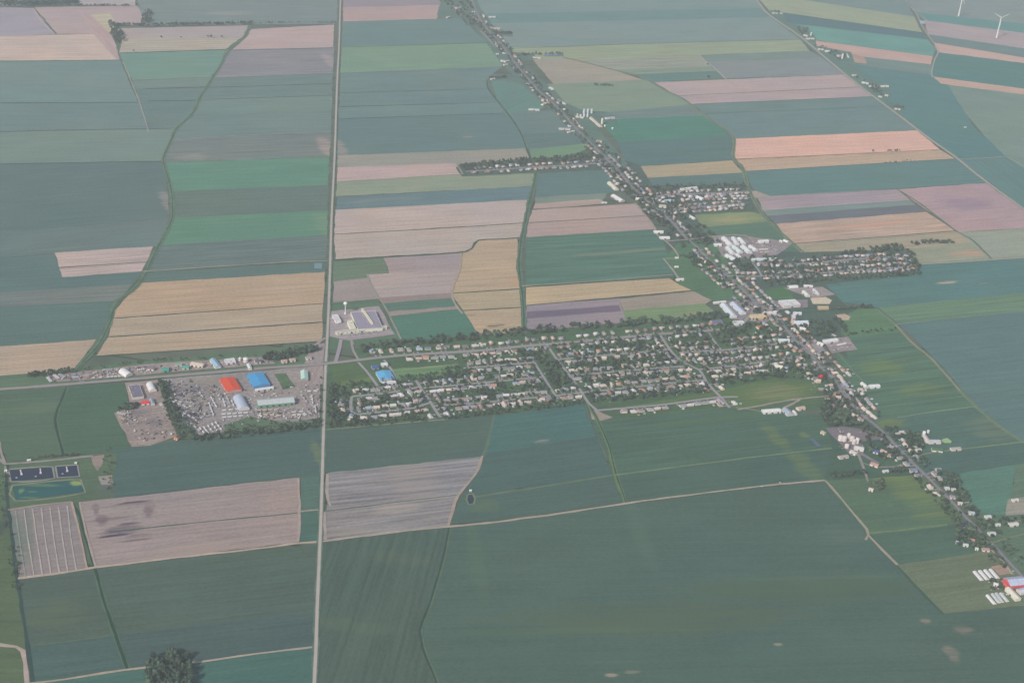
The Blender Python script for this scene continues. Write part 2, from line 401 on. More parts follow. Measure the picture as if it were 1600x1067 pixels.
field('grain_field', (208,172,160), [(1148,217),(1434,204),(1470,235),(1147,250)], rows=.05)
field('grain_field', (181,163,147), [(1148,250),(1470,235),(1492,248),(1165,269)])
field('green_field', (108,137,142), [(1165,268),(1494,248),(1516,266),(1172,287)])
field('green_field', (106,137,140), [(1172,286),(1516,265),(1542,286),(1184,308)])
field('fallow_field', (160,151,158), [(1183,308),(1402,296),(1422,313),(1192,329)])
field('grass_strip', (129,149,146), [(1192,329),(1422,313),(1432,321),(1200,338)])
field('cabbage_field', (117,124,145), [(1200,337),(1432,320),(1447,331),(1213,350)], var=.16)
field('grain_field', (180,161,149), [(1213,350),(1447,331),(1494,361),(1237,381)], rows=.10, patches=[((1350,352),200,25,(200,160,140),.6)])
field('hay_field', (163,158,142), [(1237,381),(1494,361),(1526,378),(1418,390),(1255,394)])
field('hay_field', (151,157,140), [(1416,389),(1526,377),(1550,404),(1432,413)], patches=[((1512,395),75,25,(190,158,138),.8)])
field('ploughed_field', (169,151,157), [(1402,296),(1542,286),(1600,328),(1600,357),(1496,362)], patches=[((1510,318),110,60,(150,135,152),.8)])
field('hay_field', (151,161,150), [(1496,362),(1600,357),(1600,401),(1550,405)])
field('hay_field', (157,156,147), [(832,93),(893,92),(950,107),(1005,125),(866,133)], patches=[((980,121),45,12,(180,160,150),.7)])
field('hay_field', (134,153,140), [(850,132),(1010,125),(1060,150),(1082,163),(960,176),(885,172)])
field('green_field', (120,141,140), [(945,176),(1082,163),(1098,180),(940,186)])
field('clover_field', (97,141,131), [(935,186),(1098,180),(1130,203),(1140,214),(965,222)], var=.15)
field('green_field', (104,130,135), [(962,222),(1142,213),(1143,251),(985,261),(975,245)])
field('grain_field', (170,160,139), [(992,261),(1144,251),(1160,270),(1012,279)])
field('green_field', (107,132,131), [(1012,278),(1160,270),(1168,292),(1022,296)])
field('meadow', (103,132,121), [(1078,352),(1200,345),(1236,378),(1250,394),(1200,400),(1120,372),(1090,375)])
field('meadow', (135,150,122), [(1082,336),(1168,330),(1190,335),(1200,346),(1095,356)], var=.2, patches=[((1140,342),80,20,(175,158,130),.7)])
# beyond the diagonal road on the right
field('far_field', (126,146,155), [(1256,0),(1414,0),(1428,26),(1256,3)])
field('hay_field', (153,165,149), [(1186,0),(1256,0),(1428,26),(1441,51),(1222,20),(1205,20)], ctr=(1330,28))
field('cabbage_field', (105,131,151), [(1215,20),(1441,51),(1450,63),(1238,37)])
field('clover_field', (115,158,154), [(1225,38),(1238,37),(1450,62),(1463,78),(1457,89),(1265,62)], var=.16)
field('grain_field', (184,162,158), [(1262,62),(1457,88),(1455,101),(1330,87),(1292,84)])
field('green_field', (124,144,145), [(1300,86),(1330,87),(1455,101),(1457,118),(1300,98)])
field('beet_field', (104,137,146), [(1297,96),(1457,117),(1484,135),(1505,165),(1518,195),(1545,220),(1573,246),(1500,250),(1400,178)])
field('beet_field', (108,138,142), [(1500,250),(1573,245),(1600,262),(1600,326)])
field('hay_field', (127,149,144), [(1478,128),(1600,147),(1600,263),(1573,246),(1545,220),(1512,182)], var=.16)
field('grain_field', (185,163,155), [(1458,120),(1600,139),(1600,148),(1470,131)])
field('green_field', (104,138,143), [(1464,82),(1600,99),(1600,139),(1458,120),(1458,106)], var=.16)
field('grain_field', (186,165,161), [(1458,66),(1600,90),(1600,99),(1465,82)])
field('far_field', (120,142,152), [(1450,53),(1600,76),(1600,90),(1460,67)])
field('fallow_field', (166,159,164), [(1444,32),(1600,52),(1600,76),(1450,54)])
field('green_field', (112,150,152), [(1432,19),(1600,38),(1600,52),(1444,32)])
field('far_field', (136,150,160), [(1416,0),(1600,0),(1600,38),(1432,20)])
# right of the village
field('soy_field', (100,134,134), [(1429,414),(1600,402),(1600,459),(1374,481),(1300,470),(1262,445),(1350,434),(1425,429)], patches=[((1480,440),40,10,(175,165,150),.9),((1538,442),22,5,(150,155,150),.8)])
field('meadow', (112,141,123), [(1372,480),(1600,458),(1600,487),(1404,506)], rows=.10)
field('beet_field', (103,130,134), [(1403,505),(1600,486),(1600,691),(1526,636),(1480,580),(1440,540)])
field('meadow', (106,138,113), [(1305,492),(1340,482),(1372,482),(1402,510),(1405,520),(1320,528)], var=.18)
field('pasture', (98,127,114), [(1312,528),(1405,519),(1470,570),(1500,610),(1526,636),(1400,653),(1365,650),(1335,610),(1305,565)], rows=.12, patches=[((1378,575),70,50,(124,143,98),.6),((1440,608),80,35,(122,140,98),.6),((1420,560),100,10,(125,145,105),.5)])
field('pasture', (95,122,116), [(1362,650),(1400,652),(1526,635),(1600,691),(1416,714),(1390,685)], var=.14, patches=[((1390,660),50,30,(125,142,98),.7),((1560,668),90,60,(125,138,120),.5)])
field('pasture', (92,118,114), [(1416,713),(1600,690),(1600,725),(1470,744),(1440,738)])
field('clover_field', (98,135,124), [(1470,743),(1588,726),(1580,772),(1573,806),(1515,800)])
field('pasture', (106,131,116), [(1588,726),(1600,724),(1600,776),(1578,780)])
field('fallow_field', (150,150,141), [(1575,780),(1600,776),(1600,803),(1571,806)])
field('pasture', (103,127,112), [(1515,800),(1573,805),(1600,803),(1600,902),(1560,858)], var=.18)
field('pasture', (98,123,106), [(1287,750),(1345,745),(1446,742),(1517,816),(1480,820),(1356,834)], var=.18, patches=[((1430,765),60,70,(126,143,98),.6),((1468,800),70,30,(126,143,98),.6),((1400,745),60,20,(125,142,95),.6)])
field('pasture', (92,118,107), [(1356,833),(1480,820),(1540,832),(1550,860),(1404,883)])
field('pasture', (114,128,110), [(1402,882),(1550,859),(1600,903),(1600,946),(1474,959)], var=.16)
# near side of the village
field('crop_field', (90,114,107), [(702,822),(1289,751),(1357,836),(1402,884),(1474,958),(1600,946),(1600,1067),(683,1067),(660,1010),(655,985),(672,940),(690,880)], ang=.16, rows=.03, var=.12, ctr=(1000,930),
      patches=[((745,870),18,190,(100,125,106),.5),((1000,830),20,150,(98,125,112),.6),((1020,965),330,50,(98,115,98),.8),((1250,920),300,45,(95,115,98),.7),((955,1054),14,6,(160,148,135),.9),((987,1049),17,6,(155,148,135),.6),
               ((1447,970),12,10,(150,140,130),.6),((1505,983),22,14,(155,142,132),.6),((1488,1020),16,26,(155,142,132),.6),((1216,1006),10,6,(150,150,130),.8),((1320,835),60,40,(105,125,118),.5),((1300,900),220,10,(105,130,110),.5),((880,985),240,12,(98,122,100),.7)])
field('crop_field', (90,110,103), [(498,847),(702,822),(690,880),(672,940),(655,985),(660,1010),(683,1067),(490,1067)], rows=.08, ang=1.50, patches=[((620,870),25,80,(105,120,103),.5),((545,975),20,120,(105,122,103),.5)])
field('crop_field', (93,112,105), [(148,887),(500,849),(495,957),(185,992),(170,950)], rows=.06)
field('crop_field', (88,109,108), [(185,991),(495,956),(493,1010),(230,1042),(200,1045)])
field('crop_field', (84,118,112), [(50,1064),(493,1010),(491,1067),(50,1067)], ctr=(300,1045))
field('crop_field', (92,110,104), [(27,904),(148,886),(180,992),(43,1008)], patches=[((85,960),60,40,(105,122,98),.5)])
field('crop_field', (87,112,110), [(43,1008),(180,991),(199,1045),(52,1064)])
field('meadow', (99,118,97), [(0,795),(12,795),(28,903),(43,1008),(52,1067),(0,1067)], var=.2, patches=[((5,815),12,70,(85,98,108),.8)])
field('strip_field', (142,136,139), [(12,796),(113,785),(136,888),(27,903)], patches=[((25,840),22,110,(110,132,122),.8),((45,830),10,130,(112,130,120),.6)])
field('ploughed_field', (154,144,143), [(124,784),(468,746),(466,847),(150,886)], rows=.06, patches=[((205,785),40,6,(100,90,104),.9),((160,812),14,22,(112,100,108),.7),((178,836),40,5,(92,86,102),.9),((200,818),26,6,(96,90,104),.8),((232,800),10,24,(118,106,112),.7),((150,795),8,26,(120,108,112),.6),((210,843),36,4,(110,98,106),.8),((190,828),45,16,(100,95,108),.9),((170,810),50,6,(120,108,115),.7),((215,836),30,6,(108,100,112),.7),((290,860),120,25,(168,152,142),.6),((235,792),12,30,(130,115,118),.5)])
field('soy_field', (94,122,115), [(470,745),(500,742),(498,795),(469,799)])
field('soy_field', (87,117,110), [(467,800),(498,797),(496,847),(467,849)])
field('stubble_field', (140,140,143), [(512,738),(753,713),(742,742),(716,774),(510,797)], rows=.14, patches=[((645,745),60,110,(158,150,146),.7)])
field('stubble_field', (141,139,140), [(509,798),(715,773),(701,820),(508,844)], rows=.14, patches=[((620,795),60,20,(168,160,152),.8),((540,830),60,14,(155,150,140),.6)])
field('crop_field', (93,115,110), [(505,672),(700,655),(772,648),(762,700),(753,713),(508,739)])
field('crop_field', (88,122,121), [(770,650),(912,631),(932,682),(760,709)], patches=[((848,688),22,8,(150,142,135),.95),((837,700),16,6,(140,138,130),.9)])
field('crop_field', (90,115,112), [(760,708),(932,681),(958,741),(722,776),(742,742)])
field('crop_field', (92,115,110), [(720,778),(960,741),(976,786),(702,820)], patches=[((760,790),40,30,(103,125,103),.6)])
field('crop_field', (92,118,108), [(915,632),(945,655),(1140,640),(1190,640),(1290,650),(1300,700),(1210,710),(962,741),(935,685)], rows=.08, patches=[((1212,682),22,70,(120,138,100),.6),((1256,678),14,14,(128,146,100),.7),((1100,655),200,20,(100,125,98),.5)])
field('crop_field', (90,115,108), [(962,741),(1210,710),(1305,700),(1310,745),(1288,751),(978,787)], patches=[((1258,728),30,80,(118,138,100),.6)])
field('crop_field', (98,121,107), [(0,609),(106,603),(92,632),(86,655),(97,712),(14,722),(0,692)], patches=[((70,635),60,30,(110,128,115),.6),((35,640),80,20,(112,132,104),.5)])
field('crop_field', (92,118,105), [(106,603),(195,598),(202,635),(180,648),(205,697),(180,706),(99,712),(88,655)])
field('crop_field', (91,115,112), [(173,704),(280,688),(503,668),(499,741),(300,763),(178,778)], patches=[((495,705),12,60,(120,135,105),.7)])
field('meadow', (99,121,103), [(0,722),(140,712),(180,706),(178,776),(124,783),(12,795),(0,795)], var=.18, patches=[((167,765),30,25,(105,115,118),.7)])
field('pasture', (88,112,104), [(1290,640),(1345,650),(1380,682),(1416,713),(1446,742),(1345,747),(1287,750),(1300,700)], var=.16, patches=[((1400,722),40,16,(105,130,98),.6)])
# the village's own lawns, yards and lots
LAWN = (95,119,101)
field('village_lawn', LAWN, [(508,572),(560,558),(556,545),(640,532),(820,519),(1000,505),(1140,492),(1215,495),(1325,615),(1300,640),(1190,640),(1140,640),(940,655),(912,631),(700,655),(505,672)], var=.2, speck=.8, ctr=(800,590))
field('village_lawn', (100,118,115), [(1030,362),(1062,352),(990,300),(950,265),(722,276),(712,262),(722,256),(880,246),(922,232),(1000,258),(1020,290),(1165,288),(1180,330),(1085,336),(1105,372),(1200,392),(1300,396),(1400,388),(1428,410),(1430,430),(1290,444),(1320,475),(1340,482),(1310,500),(1325,560),(1215,500),(1120,475),(1098,452),(1060,440)], var=.2, speck=.8, ctr=(1100,340))
field('roadside_grass', (112,135,132), [(926,236),(905,212),(885,195),(868,178),(838,154),(812,130),(768,124),(768,117),(800,117),(782,98),(770,82),(752,56),(738,40),(715,30),(682,24),(690,0),(745,0),(756,26),(775,45),(800,52),(802,58),(778,55),(800,82),(835,84),(838,92),(815,98),(840,120),(865,140),(882,160),(905,170),(962,180),(965,192),(930,192),(945,215),(968,240),(985,262),(960,262)], var=.2, speck=.8, ctr=(830,140))
field('roadside_grass', (112,138,135), [(1196,22),(1205,16),(1225,22),(1228,34),(1262,44),(1275,60),(1275,72),(1330,82),(1352,96),(1338,104),(1352,122),(1392,132),(1392,150),(1385,158),(1412,168),(1410,180),(1393,174),(1330,125),(1290,95),(1245,58)], var=.2, speck=.7)
field('village_lawn', (100,131,112), [(1060,380),(1110,372),(1160,440),(1180,465),(1115,470),(1062,445),(1040,402)], var=.2)
field('playing_field', (97,132,105), [(1195,455),(1225,448),(1236,457),(1240,466),(1200,468)])
field('meadow', (105,128,98), [(948,640),(1118,612),(1210,590),(1280,598),(1270,620),(1190,633),(1150,640),(1140,628),(1118,622),(946,640)], var=.2, patches=[((1215,612),90,40,(135,138,110),.7)])
field('playing_field', (114,146,112), [(612,577),(715,568),(718,583),(622,592)], patches=[((660,574),90,4,(150,155,125),.7)])
field('meadow', (98,122,98), [(517,572),(565,566),(590,595),(525,607)], var=.22, patches=[((560,594),80,20,(118,138,98),.7)])
field('meadow', (96,122,104), [(553,545),(625,533),(560,560)], var=.2)
field('gravel_yard', (151,142,140), [(195,598),(246,593),(262,645),(277,681),(235,696),(206,698),(178,645),(203,636)], var=.22, speck=1.0, patches=[((243,660),20,24,(125,122,130),.8),((215,645),30,14,(120,120,128),.6),((225,690),30,10,(172,155,145),.7)])
field('gravel_yard', (147,144,145), [(252,592),(500,571),(500,652),(440,662),(400,668),(355,678),(315,684),(268,620)], var=.25, speck=1.1, patches=[((285,610),60,20,(118,116,124),.7),((300,650),30,30,(112,112,122),.6),((330,595),70,20,(150,145,135),.6),((440,650),100,14,(165,150,142),.6)])
field('gravel_yard', (150,141,141), [(75,586),(200,572),(240,568),(420,556),(430,568),(240,584),(80,597)], var=.25, speck=1.0)
field('car_park', (158,152,158), [(513,487),(592,478),(617,522),(545,532),(512,525)], var=.1)
field('gravel_yard', (155,147,149), [(488,538),(508,536),(505,600),(485,602),(465,592)], var=.15)
field('gravel_yard', (148,143,148), [(1112,368),(1200,373),(1240,380),(1215,398),(1150,408),(1128,400)], var=.2, speck=1.0)
field('car_park', (145,141,148), [(1120,472),(1190,466),(1215,494),(1195,505),(1140,498)], var=.15)
field('car_park', (143,138,146), [(1208,470),(1262,468),(1262,480),(1215,484)], var=.12)
field('gravel_yard', (150,146,150), [(1225,450),(1285,448),(1305,460),(1270,466)], var=.2)
field('gravel_yard', (150,142,147), [(1285,530),(1325,526),(1340,546),(1300,552)], var=.2)
field('gravel_yard', (128,125,132), [(1290,668),(1320,666),(1390,675),(1385,685),(1345,690),(1350,712),(1330,712),(1310,690)], var=.2)
field('baseball_ground', (195,188,172), [(1266,466),(1290,464),(1300,469),(1296,475),(1270,475)])
field('baseball_ground', (190,172,145), [(1277,478),(1295,478),(1295,484),(1278,484)])
field('baseball_ground', (182,168,152), [(1305,492),(1320,490),(1329,495),(1326,500),(1310,500)])
field('bare_ground', (150,140,136), [(142,713),(163,710),(160,725),(152,735),(145,725)], var=.2)
field('bare_ground', (150,146,143), [(153,744),(175,742),(177,757),(158,757)], var=.25)
field('bare_ground', (155,147,140), [(921,638),(935,642),(958,652),(940,657),(925,655)], var=.25)
field('bare_ground', (165,145,135), [(1548,885),(1572,880),(1582,895),(1562,898)], var=.2)
for P, c in (([(1172,300),(1180,298),(1200,305),(1206,308),(1176,310)],(165,158,152)),([(1330,82),(1350,90),(1355,100),(1335,98)],(178,158,150))):
    field('bare_ground', c, P, var=.25)

field('scrub_ground', (104,126,108), [(350,664),(390,650),(440,659),(498,656),(499,665),(400,676),(352,680)], var=.25)
field('grass_field', (100,124,104), [(428,584),(447,583),(462,604),(442,609)], var=.2)
field('paved_lot', (150,146,152), [(1165,480),(1195,475),(1215,497),(1190,500)], var=.15)
field('paved_lot', (148,145,152), [(1240,535),(1275,530),(1290,548),(1268,556)], var=.15)
field('paved_lot', (146,144,150), [(1310,600),(1325,598),(1330,625),(1316,628)], var=.15)
field('paved_lot', (146,144,150), [(1030,300),(1062,296),(1062,304),(1035,310)], var=.15)
# ---------------------------------------------------------------- ditches, tracks, roads, ponds
layer[0] += 10
LZ = layer[0]; nextz0 = nextz
def nextz():
    layer[0] += 1
    return .10 + .005*LZ + .003*(layer[0]-LZ)
def near(c, P): c = tone(c); q = P[len(P)//2]; return alb(c, (min(1600, max(0, q[0])), min(1067, max(0, q[1]))))
cnt = [0]
def line(name, P, width, c, wob=.4, var=.22):
    cnt[0] += 1
    return ribbon(name, P, width, surf('%s_%d' % (name, cnt[0]), near(c, P), var=var, scale=.05), wob=wob)
D1 = [(390,36),(386,52),(375,65),(360,77),(352,87),(347,98),(340,110),(333,120),(325,134),(315,148),(308,163),(300,178),(285,192),(274,203),(268,218),(260,235),(255,250),(259,267),(266,290),(269,310),(269,340),(262,357),(250,380),(240,400),(231,420),(222,438),(205,455),(185,470),(178,482),(173,500),(167,515),(155,537),(140,555),(126,570),(118,582)]
line('grass_verge', D1, 12, (112,136,120), wob=.4, var=.35); line('ditch', D1, 3.2, (92,112,108), wob=.5)
D1b = [(104,604),(98,620),(90,640),(86,655),(91,680),(99,712)]
line('grass_verge', D1b, 9, (100,125,105)); line('ditch', D1b, 5, (74,96,94))
D2 = [(838,268),(834,290),(827,315),(821,345),(815,372),(812,395),(811,420),(815,450),(818,480),(819,516)]
line('grass_verge', D2, 14, (108,130,116), wob=.35, var=.35); line('ditch', D2, 3.5, (84,106,104))
D3 = [(776,119),(763,124),(762,137),(775,155),(795,180),(812,205),(824,235),(829,247)]
line('grass_verge', D3, 10, (118,138,128)); line('ditch', D3, 5, (88,112,118))
D4 = [(880,90),(895,93),(950,107),(1000,120),(1020,130),(1045,145),(1065,153),(1100,180),(1130,200),(1147,215),(1146,245),(1160,262),(1168,290),(1180,315),(1200,345),(1235,376),(1256,395)]
line('grass_verge', D4, 12, (132,145,128)); line('ditch', D4, 4, (104,126,122))
D5 = [(1368,482),(1400,508),(1425,535),(1455,560),(1480,588),(1500,610),(1526,636),(1560,665),(1600,692)]
line('grass_verge', D5, 11, (118,138,116)); line('track', D5[1:6], 4, (152,140,132))
D6 = [(113,785),(122,800),(135,845),(148,886),(160,930),(175,975),(185,1005),(199,1045)]
line('grass_verge', D6, 10, (96,122,103)); line('ditch', D6, 5, (72,93,88))
D7 = [(702,822),(690,880),(672,940),(656,985),(660,1010),(683,1067),(700,1110)]
line('ditch', D7, 4, (74,95,90)); line('grass_verge', [(p[0]+3, p[1]) for p in D7], 3, (100,124,104))
D8 = [(772,648),(763,690),(755,713)]
line('grass_verge', D8, 7, (104,126,112))
D9 = [(1357,834),(1402,884),(1440,925),(1476,960)]
line('grass_verge', D9, 6, (82,106,98))
D10 = [(1402,296),(1430,313),(1460,335),(1494,361),(1515,372),(1535,390),(1552,407)]
line('grass_verge', D10, 8, (125,138,125)); line('ditch', D10, 3, (108,125,122))
D11 = [(920,632),(935,660),(950,695),(962,741),(978,787)]
line('grass_verge', D11, 9, (112,134,104)); line('ditch', [(p[0]+1, p[1]) for p in D11], 3, (76,98,92))
D12 = [(12,725),(10,760),(14,800),(27,903),(36,960),(43,1008),(52,1067),(58,1100)]
line('ditch', D12, 6, (74,94,96))
# thin dark furrows and hedgerow lines between plots
for P in ([(0,10),(110,8),(214,10)],[(0,161),(216,160)],[(0,206),(120,203),(268,201)],[(0,256),(120,254),(252,252)],[(0,96),(187,94)],[(226,139),(320,136)],[(232,158),(308,157)],
          [(320,137),(519,131)],[(310,156),(519,149)],[(90,418),(230,409)],[(180,497),(506,474)],[(172,526),(504,503)],[(150,556),(502,533)],
          [(532,145),(764,139)],[(531,167),(776,160)],[(530,186),(790,177)],[(534,74),(765,67)],[(188,83),(350,78)],[(365,79),(521,75)],[(226,41),(526,38)],
          [(523,366),(700,356),(822,348)],[(708,458),(812,451)],[(726,485),(814,480)],[(832,327),(990,317)],[(827,348),(1008,337)],[(822,448),(1044,434)],[(823,477),(1098,453)],
          [(1060,150),(1346,136)],[(1082,163),(1366,151)],[(1102,178),(1388,166)],[(1148,249),(1470,234)],[(1165,268),(1494,248)],[(794,76),(1020,68),(1250,62)],
          [(1237,381),(1350,372),(1494,361)],[(185,991),(340,972),(495,956)],[(170,831),(300,817),(466,801)],[(0,619),(85,612)],[(1318,560),(1405,548)],[(1457,66),(1600,90)]):
    line('furrow', P, 3.0, (92,112,108), wob=.4)
for P in ([(1255,0),(1428,26)],[(1222,20),(1441,51)],[(1238,37),(1450,62)],[(1262,62),(1457,88)]):
    line('furrow', P, 2.5, (112,134,140), wob=.4)
line('ditch', [(516,407),(600,402),(700,396),(728,393),(738,388),(742,379),(749,375),(790,373),(822,370)], 6, (92,112,108))
line('ditch', [(1130,478),(1300,483)], 1, (90,110,100))
# pale farm tracks and grassy balks
PALE = (165,157,150)
for P, w_, c in (([(52,13),(66,35),(85,53)],6,(178,170,168)),([(127,22),(150,45),(170,72),(184,94)],7,(178,163,160)),([(85,53),(152,52)],4,(182,172,165)),
    ([(192,97),(200,115),(208,135),(218,160),(226,185),(232,207)],5,(152,158,150)),([(206,125),(260,123),(330,120)],4,(148,160,152)),([(335,121),(430,118),(521,114)],4,(158,158,155)),
    ([(274,217),(400,211),(517,206)],4,(152,158,152)),([(222,424),(300,419),(420,411),(516,407)],5,(150,152,140)),([(0,362),(130,354),(264,342)],3,(132,142,142)),
    ([(533,114),(650,110),(782,104)],4,(150,158,150)),([(526,284),(620,278),(723,272)],3,(165,160,150)),([(723,272),(717,262),(712,256)],5,(165,155,148)),
    ([(822,371),(930,364),(1022,358)],5,(150,150,142)),([(815,447),(930,439),(1050,429)],5,(148,146,138)),
    ([(573,428),(585,455),(600,477),(612,500),(628,533)],5,(150,148,140)),([(518,473),(590,467)],3,(140,145,130)),
    ([(721,395),(718,420),(706,456),(714,480),(722,490)],6,(168,155,142)),
    ([(1092,86),(1104,97),(1118,108),(1135,124),(1155,138)],6,(165,163,158)),([(1183,308),(1300,301),(1400,296)],3,(160,162,155)),([(1192,329),(1422,313)],3,(150,156,150)),
    ([(960,186),(1010,184),(1098,180)],4,(150,160,150)),([(1494,249),(1540,247),(1573,245),(1585,252),(1600,260),(1640,285)],5,(150,158,152)),([(1315,97),(1380,107),(1457,118)],3,(145,158,158)),
    ([(1250,394),(1300,378),(1600,357),(1700,352)],3,(155,157,145)),([(1398,507),(1500,496),(1600,486),(1700,476)],4,(125,148,132)),
    ([(1402,652),(1460,643),(1524,635)],4,(130,150,128)),([(1420,713),(1470,705),(1600,690),(1680,680)],4,(130,148,118)),([(1340,607),(1356,603),(1300,552)],0.5,(120,140,120)),([(1304,545),(1325,570),(1348,596)],5,(115,138,115)),
    ([(1358,833),(1420,826),(1480,819)],7,(115,138,108)),([(1530,822),(1560,817),(1600,812)],5,(130,142,118)),([(1551,848),(1575,840),(1600,834)],5,(128,140,112)),
    ([(960,742),(1060,729),(1200,711),(1300,700)],5,(120,142,115)),([(728,778),(840,761),(958,742)],4,(112,134,110)),([(190,1007),(110,1018),(48,1010)],.5,(100,120,100)),([(48,1008),(110,1001),(180,991)],3,(104,124,105)),
    ([(510,798),(620,784),(715,773)],3,(118,128,110)),([(754,712),(742,742),(716,774),(700,822)],6,(165,152,142)),([(512,740),(511,768),(516,790)],6,(165,155,150)),([(506,799),(508,843)],6,(165,152,147)),
    ([(112,784),(60,789),(12,796)],4,(165,150,140)),([(112,784),(124,830),(136,888)],4,(172,155,142)),([(125,784),(132,820),(150,886)],4,(168,155,145)),([(466,748),(468,800),(466,846)],5,(170,155,148)),
    ([(508,671),(600,663),(700,655)],4,(140,145,128)),([(467,799),(485,797),(499,796)],4,(160,150,140)),
    ([(28,903),(85,896),(136,888),(150,886),(300,868),(400,857),(466,848),(500,846)],5.5,(180,164,150)),
    ([(500,846),(560,838),(640,828),(702,822),(760,817),(800,812),(880,801),(1000,783),(1100,770),(1200,758),(1289,750)],5.5,(168,158,145)),
    ([(1289,750),(1310,773),(1332,800),(1354,826),(1357,836),(1380,860),(1402,882)],5.5,(160,154,140)),([(1352,843),(1357,836)],5,(155,150,138)),
    ([(230,1043),(320,1032),(400,1021),(493,1010)],4.5,(170,160,146)),([(40,1067),(100,1061),(160,1051),(228,1042)],4.5,(170,158,143)),
    ([(-40,1006),(0,1007),(25,1010),(36,1016),(40,1035),(42,1067),(44,1090)],7,(172,158,150)),
    ([(-20,700),(0,718),(8,725),(40,723),(100,717),(145,712)],6,(150,148,145)),([(0,690),(2,710),(8,725)],5,(150,148,142)),
    ([(8,728),(9,735),(14,740)],5,(150,145,142)),
    ([(992,317),(1008,335),(1022,355),(1028,368),(1040,377),(1054,390),(1060,404),(1045,404),(1037,404),(1045,414),(1056,428),(1061,436)],6,(160,152,148)),
    ([(990,318),(930,322),(870,325),(830,328)],3,(150,145,138)),
    ([(1040,377),(1075,374),(1110,370),(1150,367),(1190,374),(1240,380)],6,(162,155,150)),([(1145,367),(1165,368),(1180,378),(1200,386)],4,(165,155,150)),
    ([(1153,640),(1190,633),(1240,624),(1300,618),(1318,616)],6,(152,147,140)),([(1225,637),(1240,630),(1250,624)],6,(155,150,146)),
    ([(1340,706),(1346,722),(1352,738),(1356,752)],5,(150,146,140)),([(1345,722),(1372,730),(1400,729),(1425,722)],6,(135,138,140)),([(1330,708),(1345,708),(1372,724)],9,(135,132,140)),
    ([(1418,714),(1440,710),(1475,704)],5,(135,142,118)),([(1446,742),(1462,734)],5,(140,140,145)),
    ([(1538,858),(1550,860),(1568,878),(1582,897)],4,(172,165,150)),([(553,538),(543,520)],6,(150,150,152)),
    ([(1150,636),(1175,640),(1190,642)],3,(150,148,135))):
    line('track', P, w_, c)
for k in range(7):                                          # drainage balks across the striped plot
    a = 18+k*13.5; line('furrow', [(a+6, 797-k*1.2),(a+12, 840),(a+22-k*.3, 902-k*1.9)], 2.4, (176,170,162) if k else (150,155,145))
# long straight road and the others
layer[0] += 6
ASPH = (158,150,152)
R1 = [(534,-60),(532,0),(529.5,75),(527.5,112),(526,150),(523.5,225),(521.7,267),(518,342),(516,407),(514,467),(511,534),(508.7,571),(507,620),(505.5,671),(501.7,801),(500,846),(495.5,950),(493.7,1009),(491,1067),(488,1130)]
line('grass_verge', R1, 11, (108,130,120), wob=.3, var=.4)
VR = [(722,-40),(737,0),(745,20),(755,38),(770,55),(785,72),(797,88),(810,106),(826,125),(845,146),(862,160),(880,178),(903,204),(925,226),(943,244),(957,258),(972,274),(988,293),(1005,309),(1025,325),(1050,347),(1072,372),(1090,387),(1112,410),(1135,431),(1160,453),(1185,476),(1213,497),(1233,520),(1248,537),(1271,560),(1288,579),(1305,595),(1317,615),(1325,626),(1340,643),(1364,661),(1386,681),(1416,713),(1446,742),(1484,780),(1517,816),(1551,850),(1585,887),(1600,903),(1660,965),(1800,1105),(1950,1250)]
RR = [(1130,-50),(1178,-4),(1200,22),(1250,57),(1295,95),(1340,132),(1400,177),(1450,215),(1495,247),(1518,266),(1560,298),(1600,327),(1680,388)]
R5 = [(1380,-60),(1415,0),(1424,12),(1433,24),(1441,41),(1450,55),(1462,72),(1466,81),(1460,95),(1456,112),(1457,121)]
MS = [(-200,620),(-60,612),(0,608),(131,598),(230,590),(328,582),(410,575),(508,568),(618,556),(756,547),(825,540),(900,534),(940,530),(1015,523),(1141,512),(1175,490)]
ER = [(1428,421),(1425,414),(1500,409),(1600,402),(1700,395)]
road_m = {}
def road(name, P, width, c, shoulder=None):
    if shoulder: line('grass_verge', P, width*1.9, shoulder, wob=.3, var=.25)
    return line(name, P, width, c, wob=.03, var=.07)
road('road', R1, 5.8, (178,170,164))
road('road', VR, 6, (140,140,148), (120,130,125))
road('road', RR, 8.5, (164,160,160), (130,146,132))
road('road', R5, 6, (158,160,160)); road('road', [(1433,22),(1446,30),(1452,38),(1457,42),(1441,41)], 5, (160,160,162))
road('road', MS, 8.5, (156,150,153), (120,132,120))
road('road', ER, 7, (158,156,150), (130,144,128))
road('road', [(698,-20),(708,8),(722,26)], 6, (155,152,155)); road('road', [(750,48),(762,60),(775,73),(790,80)], 6, (150,150,156))
road('road', [(499,568),(494,555),(493,540),(502,531),(510,528)], 9, (158,150,152)); road('road', [(524,566),(530,545),(533,530)], 9, (158,152,160)); road('road', [(560,562),(552,548),(549,532)], 6, (155,150,150))
